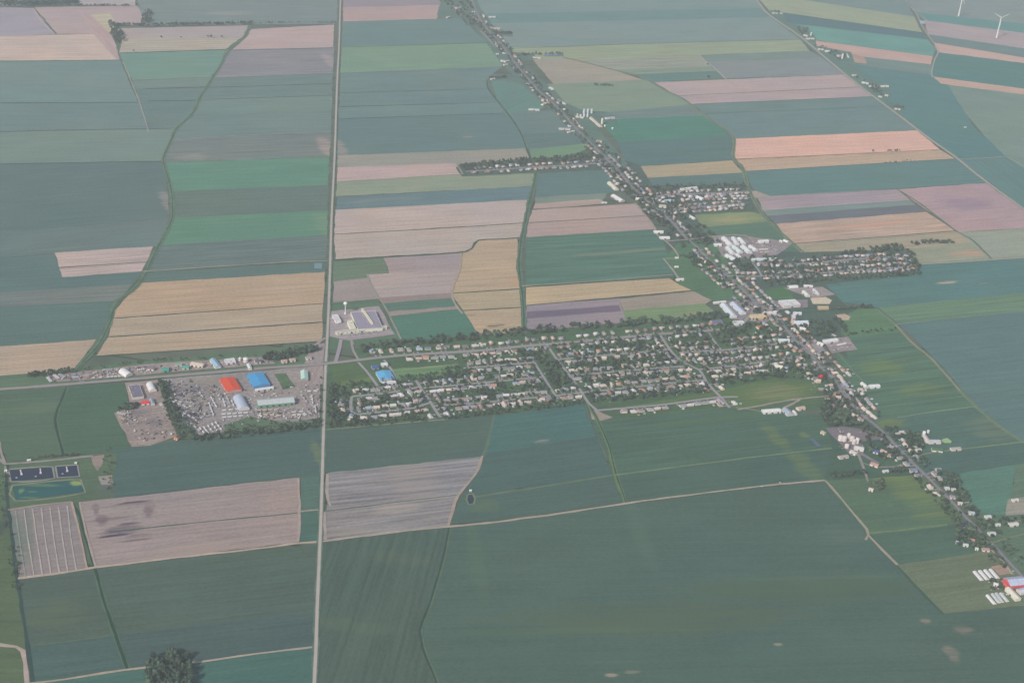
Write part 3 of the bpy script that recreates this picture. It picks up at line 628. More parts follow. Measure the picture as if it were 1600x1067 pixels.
STREETS = {
 'loop street': [(549,621),(552,619),(595,615),(640,608),(656,604)],
 'lower loop street': [(549,621),(548,632),(549,643),(558,647),(600,643),(648,637),(672,629)],
 'slanting street': [(650,594),(660,610),(670,624),(680,640),(688,652)],
 'first inner street': [(724,575),(756,573),(800,569),(836,566)],
 'second inner street': [(662,606),(700,603),(740,599),(796,594),(847,589)],
 'third inner street': [(676,634),(725,631),(775,627),(825,622),(868,618),(911,613)],
 'cross street': [(835,566),(850,590),(868,618),(872,623)],
 'middle cross street': [(853,537),(868,558),(885,580),(905,607),(920,630),(934,642)],
 'upper east street': [(870,562),(900,559),(970,553),(1046,546)],
 'middle east street': [(886,587),(900,586),(980,579),(1070,572)],
 'lower east street': [(911,613),(980,606),(1072,596),(1100,594)],
 'new edge street': [(934,641),(980,637),(1044,631),(1118,621),(1153,620)],
 'curved cross street': [(1032,524),(1049,549),(1067,566),(1093,578),(1103,595),(1118,612),(1127,621),(1140,637)],
 'short lane': [(1107,520),(1116,533),(1127,547)],
 'orchard street': [(1061,551),(1127,547),(1165,543),(1210,538),(1240,533)],
 'far orchard street': [(1093,577),(1150,571),(1216,562),(1262,555)],
 'side lane': [(560,566),(573,580),(590,603)],
 'arena lane': [(600,562),(612,578),(620,594)],
 'outlying hamlet street': [(728,268),(780,265),(837,261),(900,258),(950,254)],
 'north lane': [(1005,309),(1060,304),(1110,302),(1168,299)],
 'camp lane': [(1030,329),(1075,324),(1110,322),(1160,318)],
 'east lane': [(1135,431),(1170,432),(1200,431),(1267,428),(1340,422),(1404,418),(1425,416)],
 'upper east lane': [(1175,409),(1215,412),(1270,411),(1320,406),(1400,402),(1425,405)],
 'short east lane': [(1174,409),(1184,420),(1190,431)],
 'east link lane': [(1313,407),(1320,416),(1327,423)],
}
for nm, P in STREETS.items():
    wd = 7 if nm in ('loop street','lower loop street','slanting street','new edge street','curved cross street','middle cross street') else 6.4
    road('street', P, wd, (156,154,160))
# ponds
def pond(name, P, c, rough=.25, **kw):
    m = surf(name+str(cnt[0]), c, var=.12, scale=.03, rough=rough, spec=.4); cnt[0] += 1
    return poly_obj(name, P, m, nextz()+.05, .4)
def rim(P, w_, c): line('track', P+[P[0]], w_, c, wob=.1)
rim([(14,733),(82,729),(85,747),(17,752)], 4, (150,150,150)); rim([(87,728),(121,726),(124,744),(90,746)], 4, (150,150,150)); rim([(19,758),(126,749),(133,769),(24,782)], 4, (135,145,125))
pond('lagoon_water', [(15,734),(81,730),(84,746),(18,751)], (.012,.026,.062)); pond('lagoon_water', [(88,729),(120,727),(123,743),(91,745)], (.012,.026,.062))
pm = field_mat('algae_water', alb((70,105,110), (75,765)), .1, var=.1, rows=0, speck=.15, patches=[((33,767),6,14,(120,148,108),.8),((46,777),22,4,(115,145,108),.7),((62,758),45,6,(125,150,105),.8),((50,768),12,4,(110,140,108),.6),((120,755),16,12,(145,165,110),.9)])
poly_obj('pond_water', [(20,760),(50,756),(110,751),(125,752),(132,767),(80,775),(40,780),(24,781)], pm, nextz()+.05, 1)
rim([(731,772),(739,771),(742,778),(740,787),(733,788),(729,780)], 5, (125,140,115)); pond('pond_water', [(732,773),(738,773),(741,779),(739,786),(733,787),(730,780)], (.012,.035,.06))
pond('pond_water', [(491,411),(504,411),(503,420),(491,420)], alb((120,145,152),(497,415)))
pond('pond_water', [(1262,684),(1271,684),(1284,697),(1277,698)], alb((100,115,128),(1272,690)))
pond('slurry_water', [(1472,686),(1480,684),(1487,689),(1486,692),(1476,692),(1471,689)], alb((155,180,135),(1479,688)))
pond('pond_water', [(1437,32),(1446,34),(1444,38),(1438,37)], alb((165,185,195),(1442,35)))
pond('pond_water', [(850,84),(880,85),(882,88),(850,88)], alb((120,140,155),(865,86)))
# ---------------------------------------------------------------- large buildings
def bmat(kind, c, **kw):
    key = '%s_%d_%d_%d' % ((kind,)+tuple(c))
    if key in MATS: return MATS[key]
    base = alb(c, (800, 560), lo=.02)
    return surf(key, base, var=kw.get('var', .10), scale=kw.get('scale', .12), rough=kw.get('rough', .6), spec=.3, streak=kw.get('streak'))
DARK = surf('dark_opening', (.03, .035, .045), rough=.3, spec=.5); CONC = surf('concrete', (.42, .40, .38), scale=.3)
def frame(p1, p2, h):
    a, b = G(p1, h), G(p2, h); d = b-a; L = d.length; c = (a+b)/2
    return Vector((c.x, c.y, GZ-.3)), math.atan2(d.y, d.x), L
def barn(label, cat, name, p1, p2, wd, roofc, wallc=(205,200,195), h=4.5, rise=None, group=None, doors=1, wins=0, style='gable'):
    rise = wd*.20 if rise is None else rise
    loc, rz, L = frame(p1, p2, h+rise/2+GZ)
    t = thing(name, label, cat, loc, rz, group); x = L/2; y = wd/2
    wm, rm = bmat('wall', wallc), bmat('roof', roofc, rough=.5, var=.16, scale=.22)
    if style == 'gable':
        m = MB(); m.prism([(-y,0),(y,0),(y,h),(0,h+rise),(-y,h)], -x, x); m.obj('wall', wm, t)
        m = MB(); o = .5
        m.prism([(-y-o,h-.15),(0,h+rise+.05),(y+o,h-.15),(y+o,h+.15),(0,h+rise+.4),(-y-o,h+.15)], -x-o, x+o); m.obj('roof', rm, t)
    elif style == 'arch':
        k = 10; prof = [(-y*math.cos(math.pi*i/k), (h+rise)*math.sin(math.pi*i/k)**.75) for i in range(k+1)]
        m = MB(); m.prism(prof, -x, x); m.obj('roof', rm, t, smooth=False)
        m = MB(); pf = [(a*.93, b*.93) for a, b in prof]; m.prism(pf, -x-.12, x+.12); m.obj('end_wall', wm, t)
    else:
        m = MB(); m.box(-x, x, -y, y, 0, h); m.obj('wall', wm, t)
        m = MB(); m.box(-x+.5, x-.5, -y+.5, y-.5, h, h+.15)
        m.obj('roof', rm, t)
        m = MB()
        for q in ((-x-.1,x+.1,-y-.1,-y+.4),(-x-.1,x+.1,y-.4,y+.1),(-x-.1,-x+.4,-y+.4,y-.4),(x-.4,x+.1,-y+.4,y-.4)): m.box(*q, h+.002, h+.9)
        m.obj('parapet', wm, t)
        for i in range(max(1, int(L*wd/350))):
            m = MB(); cx, cy = rng.uniform(-x*.8, x*.8), rng.uniform(-y*.75, y*.75); m.box(cx-1.3, cx+1.3, cy-1, cy+1, h+.16, h+1.6); m.obj('roof_vent', CONC, t)
    for i in range(doors):
        m = MB(); cx = -x + L*(i+.5)/max(1, doors); hw = min(2.2, L/8)
        m.box(cx-hw, cx+hw, -y-.15 if style != 'arch' else -y*.2, -y+.02 if style != 'arch' else y*.2, .3, min(h*.75, 4))
        if style == 'arch': m = MB(); m.box(-x-.4, -x-.1, -2, 2, .3, min(4, (h+rise)*.6))
        m.obj('door', DARK, t)
        if style == 'arch': break
    for i in range(wins):
        m = MB(); cx = -x + L*(i+.5)/wins; m.box(cx-1.2, cx+1.2, -y-.1, -y+.02, h*.45, h*.75); m.obj('window', DARK, t)
    return t
WHT, GRY, CRM, TAN, BLU = (212,212,214), (168,172,182), (218,208,196), (196,180,160), (172,190,204)
B = barn
B('white arched storage building beside the road among stacked yard goods', 'warehouse', 'storage_building', (191,576), (202,584), 20, WHT, style='arch', h=5)
B('large industrial hall with a bright red roof in the storage yard', 'industrial hall', 'industrial_hall', (354,590), (366,609), 34, (238,100,80), (190,160,158), h=6, rise=2, doors=3)
B('large hall with a bright blue roof beside the red roofed hall', 'industrial hall', 'industrial_hall', (398,583), (409,601), 38, (92,158,204), (110,150,190), h=6, rise=2, doors=2)
B('low white annex along the front of the blue roofed hall', 'annex', 'hall_annex', (399,608), (427,604), 9, (200,205,212), h=4, doors=3)
B('pale blue grey arched shed in the middle of the storage yard', 'shed', 'arched_shed', (372,617), (382,636), 24, (172,182,198), (200,200,205), style='arch', h=6)
B('long pale hall with a green front wall at the lower edge of the yard', 'industrial hall', 'industrial_hall', (402,627), (459,622), 26, (178,186,188), (118,160,145), h=7, doors=6)
B('white rounded building next to the asphalt roofed depot', 'building', 'rounded_building', (234,597), (239,608), 17, (214,216,220), style='arch', h=5)
B('flat depot with a dark asphalt roof and white end wall', 'depot', 'depot_building', (209,600), (216,619), 24, (126,124,140), (200,196,192), h=5, style='flat')
B('small shed with a bright red roof behind the round tank', 'shed', 'red_shed', (221,628), (233,627), 12, (214,86,92), (220,200,196), h=4)
B('narrow pale blue shed right of the small red roof', 'shed', 'lean_shed', (236,622), (239,630), 8, (150,160,180), h=4)
B('teal roofed building left of the other teal roof by the road', 'building', 'teal_building', (253,576), (263,575), 14, (88,160,148), (140,160,158), h=5)
B('teal roofed building right of the other teal roof by the road', 'building', 'teal_building', (285,572), (295,572), 12, (96,160,150), (170,190,180), h=5)
B('low pale green shed between the two teal roofed buildings', 'shed', 'green_shed', (273,569), (284,568), 8, (130,168,158), h=4)
B('beige workshop with a wide roof along the roadside', 'workshop', 'workshop', (299,566), (318,569), 15, (196,182,170), (218,205,196), h=5, doors=3)
B('light blue roofed workshop left of the white commercial block', 'workshop', 'workshop', (332,560), (341,572), 14, (150,178,196), (205,210,215), h=5)
B('white commercial block right of the light blue workshop', 'shop', 'commercial_block', (352,563), (367,561), 20, (206,206,212), (230,226,222), h=5, style='flat', doors=2)
B('brown roofed house at the left end of the roadside businesses', 'house', 'roadside_house', (232,573), (241,574), 13, (128,124,132), (205,200,195))
B('dark roofed garage between the white block and the crossroads trees', 'garage', 'garage_building', (398,563), (407,562), 13, (110,112,124), (200,198,198))
B('white garage with a vertical ridge beside the dark roofed garage', 'garage', 'garage_building', (388,568), (391,575), 8, (214,212,214))
B('pink roofed house left of its pink roofed neighbour near the crossroads', 'house', 'pink_roofed_house', (440,563), (448,562), 11, (182,152,150), CRM)
B('pink roofed house right of its pink roofed neighbour near the crossroads', 'house', 'pink_roofed_house', (453,561), (461,560), 11, (178,154,152), CRM)
B('grey roofed house nearest the crossroads behind trees', 'house', 'corner_house', (478,558), (486,557), 11, (160,150,156), CRM)
B('service building with a pale teal roof beside the crossroads lot', 'service building', 'service_building', (475,578), (476,591), 16, (178,206,198), (150,160,160), h=5)
B('arena with a bright blue roof at the end of its lane', 'arena', 'arena', (598,579), (606,592), 34, (110,172,216), (190,190,200), h=6, rise=2.5, doors=0)
B('white entrance block in front of the blue roofed arena', 'entrance block', 'entrance_block', (597,598), (618,595), 12, (215,215,218), (226,224,222), h=5, style='flat', doors=3)
B('dark blue roofed hall between the arena and the road', 'hall', 'community_hall', (581,572), (591,571), 16, (92,112,150), (150,155,170))
B('white roofed hall beside the dark blue roofed hall', 'hall', 'community_hall', (596,568), (605,567), 14, (196,206,214), h=5)
# the factory beside the straight road
B('wide factory hall with a flat lilac grey roof', 'factory', 'factory_hall', (567,483), (579,510), 62, (152,148,164), (226,212,196), h=8, style='flat', doors=0)
B('low front wing of the factory with a cream facade', 'factory wing', 'factory_wing', (525,518), (604,509), 9, (182,172,170), (232,216,196), h=7, style='flat', doors=5, wins=12)
B('raised cream ridge block running across the factory roof', 'roof block', 'roof_block', (566,482), (582,505), 5, (226,205,188), (226,205,188), h=11, style='flat', doors=0)
B('cream cross wing between the two parts of the factory', 'factory wing', 'factory_wing', (546,500), (552,511), 12, (220,208,192), (228,214,196), h=10, style='flat', doors=0)
B('white storage block with tanks at the left end of the factory', 'storage block', 'storage_block', (523,491), (529,501), 14, (205,204,206), (225,220,214), h=6, style='flat')
# village core
B('long white warehouse with a paired ridge, left one of the pair', 'warehouse', 'warehouse', (1130,474), (1147,493), 19, (196,206,218), WHT, h=5, doors=2)
B('long pale blue warehouse, right one of the pair', 'warehouse', 'warehouse', (1145,472), (1162,488), 17, (182,196,212), WHT, h=5, doors=2)
B('narrow white shed across the upper end of the warehouse pair', 'shed', 'long_shed', (1115,472), (1134,470), 8, (218,216,214), h=4)
B('yellow beige market building with a flat roof by the main road', 'shop', 'market_building', (1175,494), (1196,492), 24, (206,190,160), (200,180,150), h=5, style='flat', doors=2)
B('white shop with two wings below the warehouse pair', 'shop', 'village_shop', (1147,503), (1162,502), 16, (205,208,214), WHT, h=5, style='flat')
B('small house with an orange red roof near the main road bend', 'house', 'red_roofed_house', (1183,510), (1192,509), 12, (214,120,98), CRM)
B('long dark roofed hall above the residential street end', 'hall', 'dark_hall', (1112,502), (1127,500), 18, (120,122,146), (170,170,178), h=5)
B('church with a silver roof beside the main road', 'church', 'church', (1240,503), (1262,502), 20, (192,202,214), (200,185,178), h=8, rise=6, wins=5)
B('white presbytery in front of the church', 'presbytery', 'presbytery', (1250,511), (1260,513), 12, (218,218,220), WHT, h=6)
B('arena hall with a large white flat roof beside a car park', 'sports hall', 'sports_hall', (1221,472), (1247,470), 34, (224,218,216), (200,196,196), h=7, style='flat')
B('white hall with a low roof between trees and depot yard', 'hall', 'yard_hall', (1256,454), (1263,461), 12, (226,220,210), CRM, h=5)
B('white oval roofed tank house beside the playing field', 'tank house', 'tank_house', (1232,447), (1246,446), 14, (212,214,216), style='arch', h=3)
B('pale shed row along the upper side of the depot yard', 'shed', 'depot_shed', (1256,445), (1270,446), 8, (206,208,210))
B('grey depot building at the right end of the depot yard', 'depot', 'depot_building', (1272,451), (1279,458), 9, (190,196,202))
B('long shop with a white roof facing the main road', 'shop', 'roadside_shop', (1197,488), (1212,487), 12, (214,212,212), WHT, style='flat')
B('row building with a grey roof just above the church', 'building', 'row_building', (1240,488), (1252,488), 10, (200,206,212), WHT)
B('white roofed garage across the main road from the church', 'garage', 'garage_building', (1217,530), (1233,530), 14, (196,206,212), WHT, h=5)
B('long white barn at the top of the gravel lot', 'barn', 'white_barn', (1288,532), (1308,529), 15, (224,222,220), (206,206,210), h=5)
B('pale workshop left of the long white barn at the gravel lot', 'workshop', 'workshop', (1278,534), (1287,537), 12, (205,205,208))
B('cream building with an uneven front at the edge of the orchard trees', 'building', 'cream_building', (1210,570), (1223,572), 14, (228,216,196), CRM, h=5)
B('long white cowshed left of the grey roofed barn', 'barn', 'cowshed', (1192,641), (1219,639), 15, (224,220,218), (214,210,208), h=5, doors=3)
B('grey roofed barn right of the long white cowshed', 'barn', 'grey_barn', (1226,637), (1236,646), 17, (160,170,182), (196,196,198), h=5)
B('low white shed at the right end of the cowshed group', 'shed', 'farm_shed', (1240,641), (1244,646), 7, (216,214,212))
B('beige farmhouse with a brown roof behind the cowshed group', 'farmhouse', 'farmhouse', (1246,637), (1257,635), 12, (186,168,158), CRM)
B('red house close to the main road below the orchard', 'house', 'red_house', (1281,585), (1286,588), 11, (206,84,96), (190,110,110))
B('white shed with a slanting ridge at the track end', 'shed', 'field_shed', (1347,597), (1355,604), 10, (222,220,216))
B('long white barn at the track end beside the fields', 'barn', 'field_barn', (1359,602), (1374,601), 13, (226,222,218), (220,216,212), h=5)
# north industrial cluster
for k, (p1, p2, wd, c, lab) in enumerate([((1131,370),(1143,382),17,(216,220,226),'white long hall at the upper left corner of the industrial cluster'),
    ((1146,370),(1152,380),14,(206,212,220),'white stepped hall second from the left in the industrial cluster'),
    ((1155,371),(1163,379),14,(222,224,228),'white hall third from the left in the industrial cluster'),
    ((1137,385),(1146,395),15,(200,212,226),'pale blue hall at the lower left of the industrial cluster'),
    ((1147,384),(1158,393),15,(196,210,224),'pale blue hall in the middle of the industrial cluster'),
    ((1161,383),(1172,393),17,(202,216,228),'wide pale blue hall in the lower row of the cluster'),
    ((1172,383),(1182,390),13,(214,222,230),'pale hall at the lower right of the industrial cluster'),
    ((1135,397),(1149,404),14,(200,210,222),'lowest pale hall of the industrial cluster'),
    ((1152,396),(1158,403),10,(206,214,222),'small pale hall beside the lowest hall of the cluster'),
    ((1116,381),(1127,381),13,(206,216,222),'square pale building left of the industrial cluster'),
    ((1186,376),(1200,375),15,(220,216,214),'separate white hall right of the industrial cluster'),
    ((1174,404),(1213,403),8,(196,208,216),'very long low pale shed along the lower yard edge')]):
    B(lab, 'industrial hall', 'industrial_hall', p1, p2, wd, c, (210,210,212), h=5, group='halls of the industrial cluster')
B('white farm shed at the end of the northern access lane', 'shed', 'farm_shed', (1219,375), (1223,377), 8, WHT)
B('white rounded shed beside the ditch right of the cluster', 'shed', 'farm_shed', (1225,374), (1232,377), 10, WHT, style='arch', h=3)
B('white warehouse with a dark front at the hamlet junction', 'warehouse', 'warehouse', (958,304), (973,313), 18, (230,228,226), (190,180,178), h=5, doors=2)
B('long beige shed above the white junction warehouse', 'shed', 'long_shed', (952,284), (964,295), 14, (212,200,186), CRM, h=5)
B('white barn alone, upper of the two by the field track', 'barn', 'track_barn', (1022,361), (1036,361), 14, (214,210,206), (222,216,210), h=4)
B('white barn alone, lower of the two by the field track', 'barn', 'track_barn', (1031,370), (1046,370), 14, (208,208,208), (222,216,210), h=4)
B('small white hut beside the bend of the field track', 'hut', 'field_hut', (1055,402), (1060,402), 6, WHT, h=3)
B('small white hut in the middle of the grass', 'hut', 'field_hut', (1054,416), (1060,416), 6, WHT, h=3)
B('white shed at the lower end of the field track', 'shed', 'field_shed', (1057,436), (1068,435), 10, (206,204,200), h=4)
B('tiny pale shed left of the junction warehouse', 'shed', 'field_shed', (940,316), (948,316), 7, (196,206,206), h=3)
B('white double shed at the corner where the north lane starts', 'shed', 'corner_shed', (993,309), (1003,310), 12, (222,220,206), CRM, h=4)
B('long white school like block at the top of the north lane', 'school', 'school_block', (1064,295), (1090,292), 13, (210,210,214), WHT, h=5, style='flat')
B('white house with a bright gable in the middle of the hamlet', 'house', 'bright_house', (1089,306), (1099,310), 13, (226,226,224), WHT, h=5)
B('light blue roofed hall near the hamlet crossroads', 'hall', 'blue_hall', (1038,313), (1048,312), 16, (176,200,212), (200,210,214), h=5)
B('tan roofed hall below the light blue hall', 'hall', 'tan_hall', (1030,320), (1041,321), 14, (178,172,165), CRM, h=5)
B('tent shaped white barn on the gravel below the camp', 'barn', 'tent_barn', (1077,336), (1086,341), 10, WHT, h=4)
# scattered farms
def small(name, cat, c, items):
    for lab, p1, p2, wd, rc in items: B(lab, cat, name, p1, p2, wd*.9, tuple(v*.88 for v in rc), tuple(v*.95 for v in c), h=4)
small('farm_building', 'farm building', (222,214,206), [
    ('cream long barn slanting down from the silver silos', (923,183),(939,197),13,(220,210,198)),
    ('silver roofed shed right of the silos beside the field edge', (946,184),(960,183),13,(190,202,212)),
    ('cream barn low at the left end of the silo farm', (900,181),(912,183),10,(200,190,186)),
    ('white greenhouse left of the road above the silo farm', (826,170),(843,171),10,(208,220,222)),
    ('cream barn with an L plan, upper one by the village road', (846,156),(859,157),11,(224,212,202)),
    ('cream barn, lower one of the roadside pair', (847,163),(853,160),11,(226,214,204)),
    ('long grey shed left of the road below the silo farm', (873,200),(891,201),11,(190,190,196)),
    ('white shed touching the dark tree below the silo farm', (887,206),(897,204),9,(218,216,214)),
    ('brown roofed farmhouse right of the road below the silos', (932,219),(941,220),12,(184,160,150)),
    ('white machine shed on the far grass near the upper edge', (764,26),(774,26),13,(214,216,218)),
    ('cream farmhouse with wings beside the far road bend', (769,44),(781,44),13,(218,200,194)),
    ('white cottage below the far road fork', (775,84),(779,84),9,WHT),
    ('white barn group head above the dark hedge', (783,94),(791,96),12,(218,208,206)),
    ('white barn tail beside the road above the dark hedge', (787,101),(793,100),9,(222,214,210)),
    ('small white barn at the left end of the dark hedge', (767,123),(773,122),8,(210,208,210)),
    ('white round topped barn left of the far lane', (698,27),(702,26),9,(222,218,212)),
    ('teal roofed cottage between the far lane and the road', (738,18),(742,18),10,(170,215,215)),
    ('white roofed house high on the far lane', (712,12),(720,11),11,(196,190,196)),
    ('pale farmhouse beside the hedge right of the road', (833,89),(845,90),9,(198,200,196)),
    ('white hall right of the road above the cream barns', (859,136),(865,139),12,(216,224,228)),
    ('white shed beyond the bend right of the white hall', (872,156),(884,162),8,(214,208,208)),
    ('pale cottage close to the top right road', (1207,20),(1215,20),10,(190,196,192)),
    ('second pale cottage close to the top right road', (1219,20),(1223,21),8,(180,190,190)),
    ('white barn upper left of the small silo on the diagonal road', (1256,54),(1262,56),11,(226,222,222)),
    ('white long barn below the small silo on the diagonal road', (1260,60),(1272,60),11,(222,218,220)),
    ('white barn with a tall gable on the diagonal road', (1289,79),(1300,80),14,(226,224,226)),
    ('white shed left of the tall gabled barn', (1278,76),(1287,77),9,(206,206,210)),
    ('beige barn under the tall silo on the diagonal road', (1308,86),(1318,88),14,(196,180,178)),
    ('slim white tunnel shed right of the tall silo', (1323,84),(1326,89),8,(226,224,224)),
    ('lone white cottage beside the diagonal road', (1332,117),(1338,117),10,(212,212,216)),
    ('white long barn first down the diagonal road farm', (1347,128),(1358,130),11,(214,214,218)),
    ('cream barn in the middle of the lower diagonal farm', (1358,134),(1372,135),12,(216,204,200)),
    ('white barn at the right end of the lower diagonal farm', (1377,134),(1388,134),14,(214,218,222)),
    ('small white shed below the lower diagonal farm', (1373,150),(1378,151),8,(222,220,222)),
    ('small white shed right of the track below the diagonal farm', (1383,148),(1388,149),8,(216,218,220)),
    ('grey cottage alone lowest on the diagonal road', (1398,169),(1407,170),10,(190,190,200)),
    ('white hut near a pole by the curved field edge', (1507,198),(1510,198),6,(196,210,212)),
    ('white L barn, slanting arm beside the round silo', (1443,678),(1451,689),13,(222,216,214)),
    ('white L barn, long arm beside the slurry pond', (1450,688),(1469,688),15,(204,206,212)),
    ('white barn with a green roof below the L barn', (1456,700),(1473,702),13,(108,140,120)),
    ('striped grey shed right of the green roofed barn', (1486,700),(1501,699),11,(192,188,188)),
    ('white carport shed right of the road by dark trees', (1399,674),(1417,673),9,(214,214,216)),
    ('dark shed with a white end below the carport shed', (1407,683),(1414,688),10,(200,204,212)),
    ('pale green roofed cottage behind trees left of the L barn', (1426,698),(1432,697),9,(176,190,180)),
    ('white small barn left of the green roofed barn', (1432,702),(1439,701),10,(216,218,218)),
    ('yellow trimmed machine shed on the edge of the grey yard', (1284,673),(1290,676),11,(206,186,160)),
    ('large white machinery hall among the grain bins', (1335,697),(1350,700),17,(220,220,218)),
    ('white hall corner below the grain bins', (1330,703),(1339,708),13,(214,212,210)),
    ('grey shed left of the bins beside rusty machinery', (1311,713),(1325,711),11,(190,184,180)),
    ('pink roofed house at the end of the farm drive', (1361,722),(1373,726),14,(204,168,160)),
    ('white van body shed along the lower drive', (1380,735),(1388,734),7,(210,222,222)),
    ('slate blue house at the drive and road corner', (1421,733),(1432,732),14,(146,156,178)),
    ('white garage across the road from the slate blue house', (1461,733),(1470,732),12,(206,208,214)),
    ('white cottage alone in the pasture below the drive', (1358,762),(1365,764),10,(224,210,206)),
    ('blue roofed house below the pink shed in the farm row', (1365,703),(1373,705),12,(112,130,178)),
    ('cream house with a red porch beside the blue roof', (1377,702),(1386,706),11,(216,190,182)),
    ('pink house facing the road below the cream house', (1386,709),(1393,710),10,(206,160,152)),
    ('white caravan shed on the right picture edge field', (1582,780),(1591,779),9,(220,216,214)),
    ('white hangar right of the lower road by the hedge', (1578,818),(1590,816),12,(222,222,222)),
    ('small white cabin between the road and the hangar', (1556,818),(1563,818),7,(206,222,216)),
    ('white bungalow just right of the lower road', (1545,832),(1555,831),11,(206,214,216)),
    ('white round roofed cottage above the bungalow', (1540,806),(1548,805),10,(214,220,220)),
    ('pink roofed house in the dark lower grove', (1514,842),(1523,843),13,(206,166,158)),
    ('white trailer house in the dark lower grove', (1505,849),(1513,850),8,(208,220,224)),
    ('small blue white hut left in the lower grove', (1494,845),(1498,846),8,(196,210,216)),
    ('dark roofed barn at the top of the lower grove', (1499,819),(1516,819),16,(100,104,122)),
    ('pale pink house at the foot of the lower grove', (1535,856),(1546,857),11,(190,160,158)),
    ('small white shed left of the pale pink house', (1524,855),(1529,856),7,(216,220,220)),
    ('white house between grove trees above the lower road', (1477,761),(1483,761),11,(206,214,220)),
    ('small white shed behind the grove house', (1487,763),(1493,763),8,(206,212,216)),
    ('pinkish house beside the grove and the road', (1485,774),(1493,775),11,(170,160,176)),
    ('white cottage lower left of the grove', (1497,784),(1504,785),9,(220,212,208)),
    ('pale cottage right of the white cottage in the grove', (1508,785),(1514,785),8,(196,206,202)),
    ('pale blue house under the grove shrubs', (1514,799),(1523,800),11,(186,202,214))])
B('huge blue grey roofed barn at the lower right edge', 'barn', 'big_barn', (1574,907), (1602,904), 26, (180,188,208), (206,112,116), h=7, doors=0)
B('bright red gabled stable left of the blue grey barn', 'stable', 'red_stable', (1567,907), (1575,916), 8, (206,112,116), (200,110,116), h=6)
B('cream long stable slanting below the red stable', 'stable', 'cream_stable', (1575,917), (1592,934), 12, (216,204,194), (222,210,196), h=6)
B('white barn at the far right edge below the blue grey roof', 'barn', 'edge_barn', (1592,922), (1608,919), 14, (190,192,204), h=5)
B('small white store between the two rows of greenhouses', 'store', 'farm_store', (1553,910), (1560,912), 7, (210,214,212))
for k in range(4):
    B(['leftmost','second from the left','third from the left','rightmost'][k]+' pale tunnel greenhouse in the upper row of four', 'greenhouse', 'tunnel_greenhouse', (1523+k*8.3,891-k*1.1), (1535+k*8.3,905-k*1.1), 8.5, (206,206,208), style='arch', h=2.4, rise=.8, group='upper row of tunnel greenhouses')
for k, (a, b) in enumerate([((1543,928),(1555,942)),((1551,926),(1562,940)),((1557,925),(1567,939)),((1564,925),(1575,938))]):
    B(['leftmost','second from the left','third from the left','rightmost'][k]+' tunnel greenhouse in the lower row of four', 'greenhouse', 'tunnel_greenhouse', a, b, 7.5, [(226,224,222),(186,190,192),(180,186,188),(190,194,196)][k], style='arch', h=2.4, rise=.8, group='lower row of tunnel greenhouses')
# church tower, silos, water tower, tanks
def tower(px, label):
    t = thing('church_tower', label, 'church tower', G(px)+Vector((0, 0, -.3)), .2)
    m = MB(); m.box(-4, 4, -4, 4, 0, 22); m.obj('tower_wall', bmat('wall', (205,180,176)), t)
    m = MB(); m.add([(-4.4,-4.4,22),(4.4,-4.4,22),(4.4,4.4,22),(-4.4,4.4,22),(0,0,40)], [(0,1,4),(1,2,4),(2,3,4),(3,0,4),(3,2,1,0)]); m.obj('spire', bmat('roof', (190,196,206)), t)
    for a in (-1, 1): m = MB(); m.box(a*1.6-.7, a*1.6+.7, -4.2, -4.01, 15, 19); m.obj('louvre', DARK, t)
tower((1238,507), 'square church tower with a pointed spire left of the silver roof')
def silo(px, r, h, c, label, dome=True, group=None, name='silo'):
    t = thing(name, label, name.replace('_', ' '), G(px)+Vector((0, 0, -.3)), 0, group)
    m = MB(); m.lathe([(r, 0), (r, h)], 18); m.obj('shell', bmat('wall', c, rough=.35), t, smooth=False)
    m = MB(); m.lathe([(r+.2, h-.1), (r*.95, h+r*.2), (r*.6, h+r*.45), (.3, h+r*.6)] if dome else [(r+.2, h-.1), (r*.25, h+r*.55), (r*.2, h+r*.6)], 18); m.obj('cap', bmat('roof', tuple(max(0, v-12) for v in c), rough=.4), t)
    for q in range(3): m = MB(); m.lathe([(r+.06, h*(q+1)/4-.2), (r+.06, h*(q+1)/4+.2)], 18); m.obj('hoop', CONC, t)
ords = ['leftmost', 'middle', 'rightmost']
for k in range(3): silo((912.3+k*6.0, 177.5-k*.3), 4.2, 15, (196,204,212), ords[k]+' tall silver silo in the back row of three', group='tall silver silos')
for k in range(3): silo((907+k*5.4, 184-k*.4), 3.6, 11, (216,214,214), ords[k]+' white silo in the front row of three', group='white front silos')
silo((902,182), 3, 9, (222,216,212), 'short white silo at the left end of the silo farm')
silo((940.5,194), 4, 20, (224,208,196), 'tall cream tower silo beside the slanting cream barn')
silo((945,198), 3.5, 5, (226,222,220), 'low white tank below the cream barn end'); silo((957,202), 3.5, 5, (228,226,224), 'low white tank furthest right below the barn')
silo((1267,56), 3.6, 14, (206,204,208), 'slim white silo behind the two diagonal road barns'); silo((1315.8,92), 4, 20, (226,210,210), 'tall cream silo on the diagonal road')
silo((1443,681), 4, 11, (228,222,222), 'round white silo at the corner of the L barn')
for k, (x, y, r, h) in enumerate([(1313,687,6,9),(1319,688,6,9),(1325.5,685,4,12),(1331,688,5.5,9),(1323,699,5,7),(1334,693,4.5,10),(1339,692,4.5,11)]):
    silo((x, y), r, h, (208,198,196) if k % 2 else (218,210,206), ['leftmost domed grain bin of the farm row','second domed grain bin from the left','narrow tall bin third from the left','wide grain bin fourth from the left','lone low white bin below the row','silver bin above the machinery hall','taller silver bin right of its neighbour'][k], group='grain bins of the main farm', name='grain_bin')
silo((1450,676), 3, 6, (216,216,216), 'tiny white bin behind the L barn', name='feed_bin')
silo((213,632), 8, 2.2, (92,92,104), 'low round dark tank with a pale rim beside the red shed', dome=False, name='round_tank')
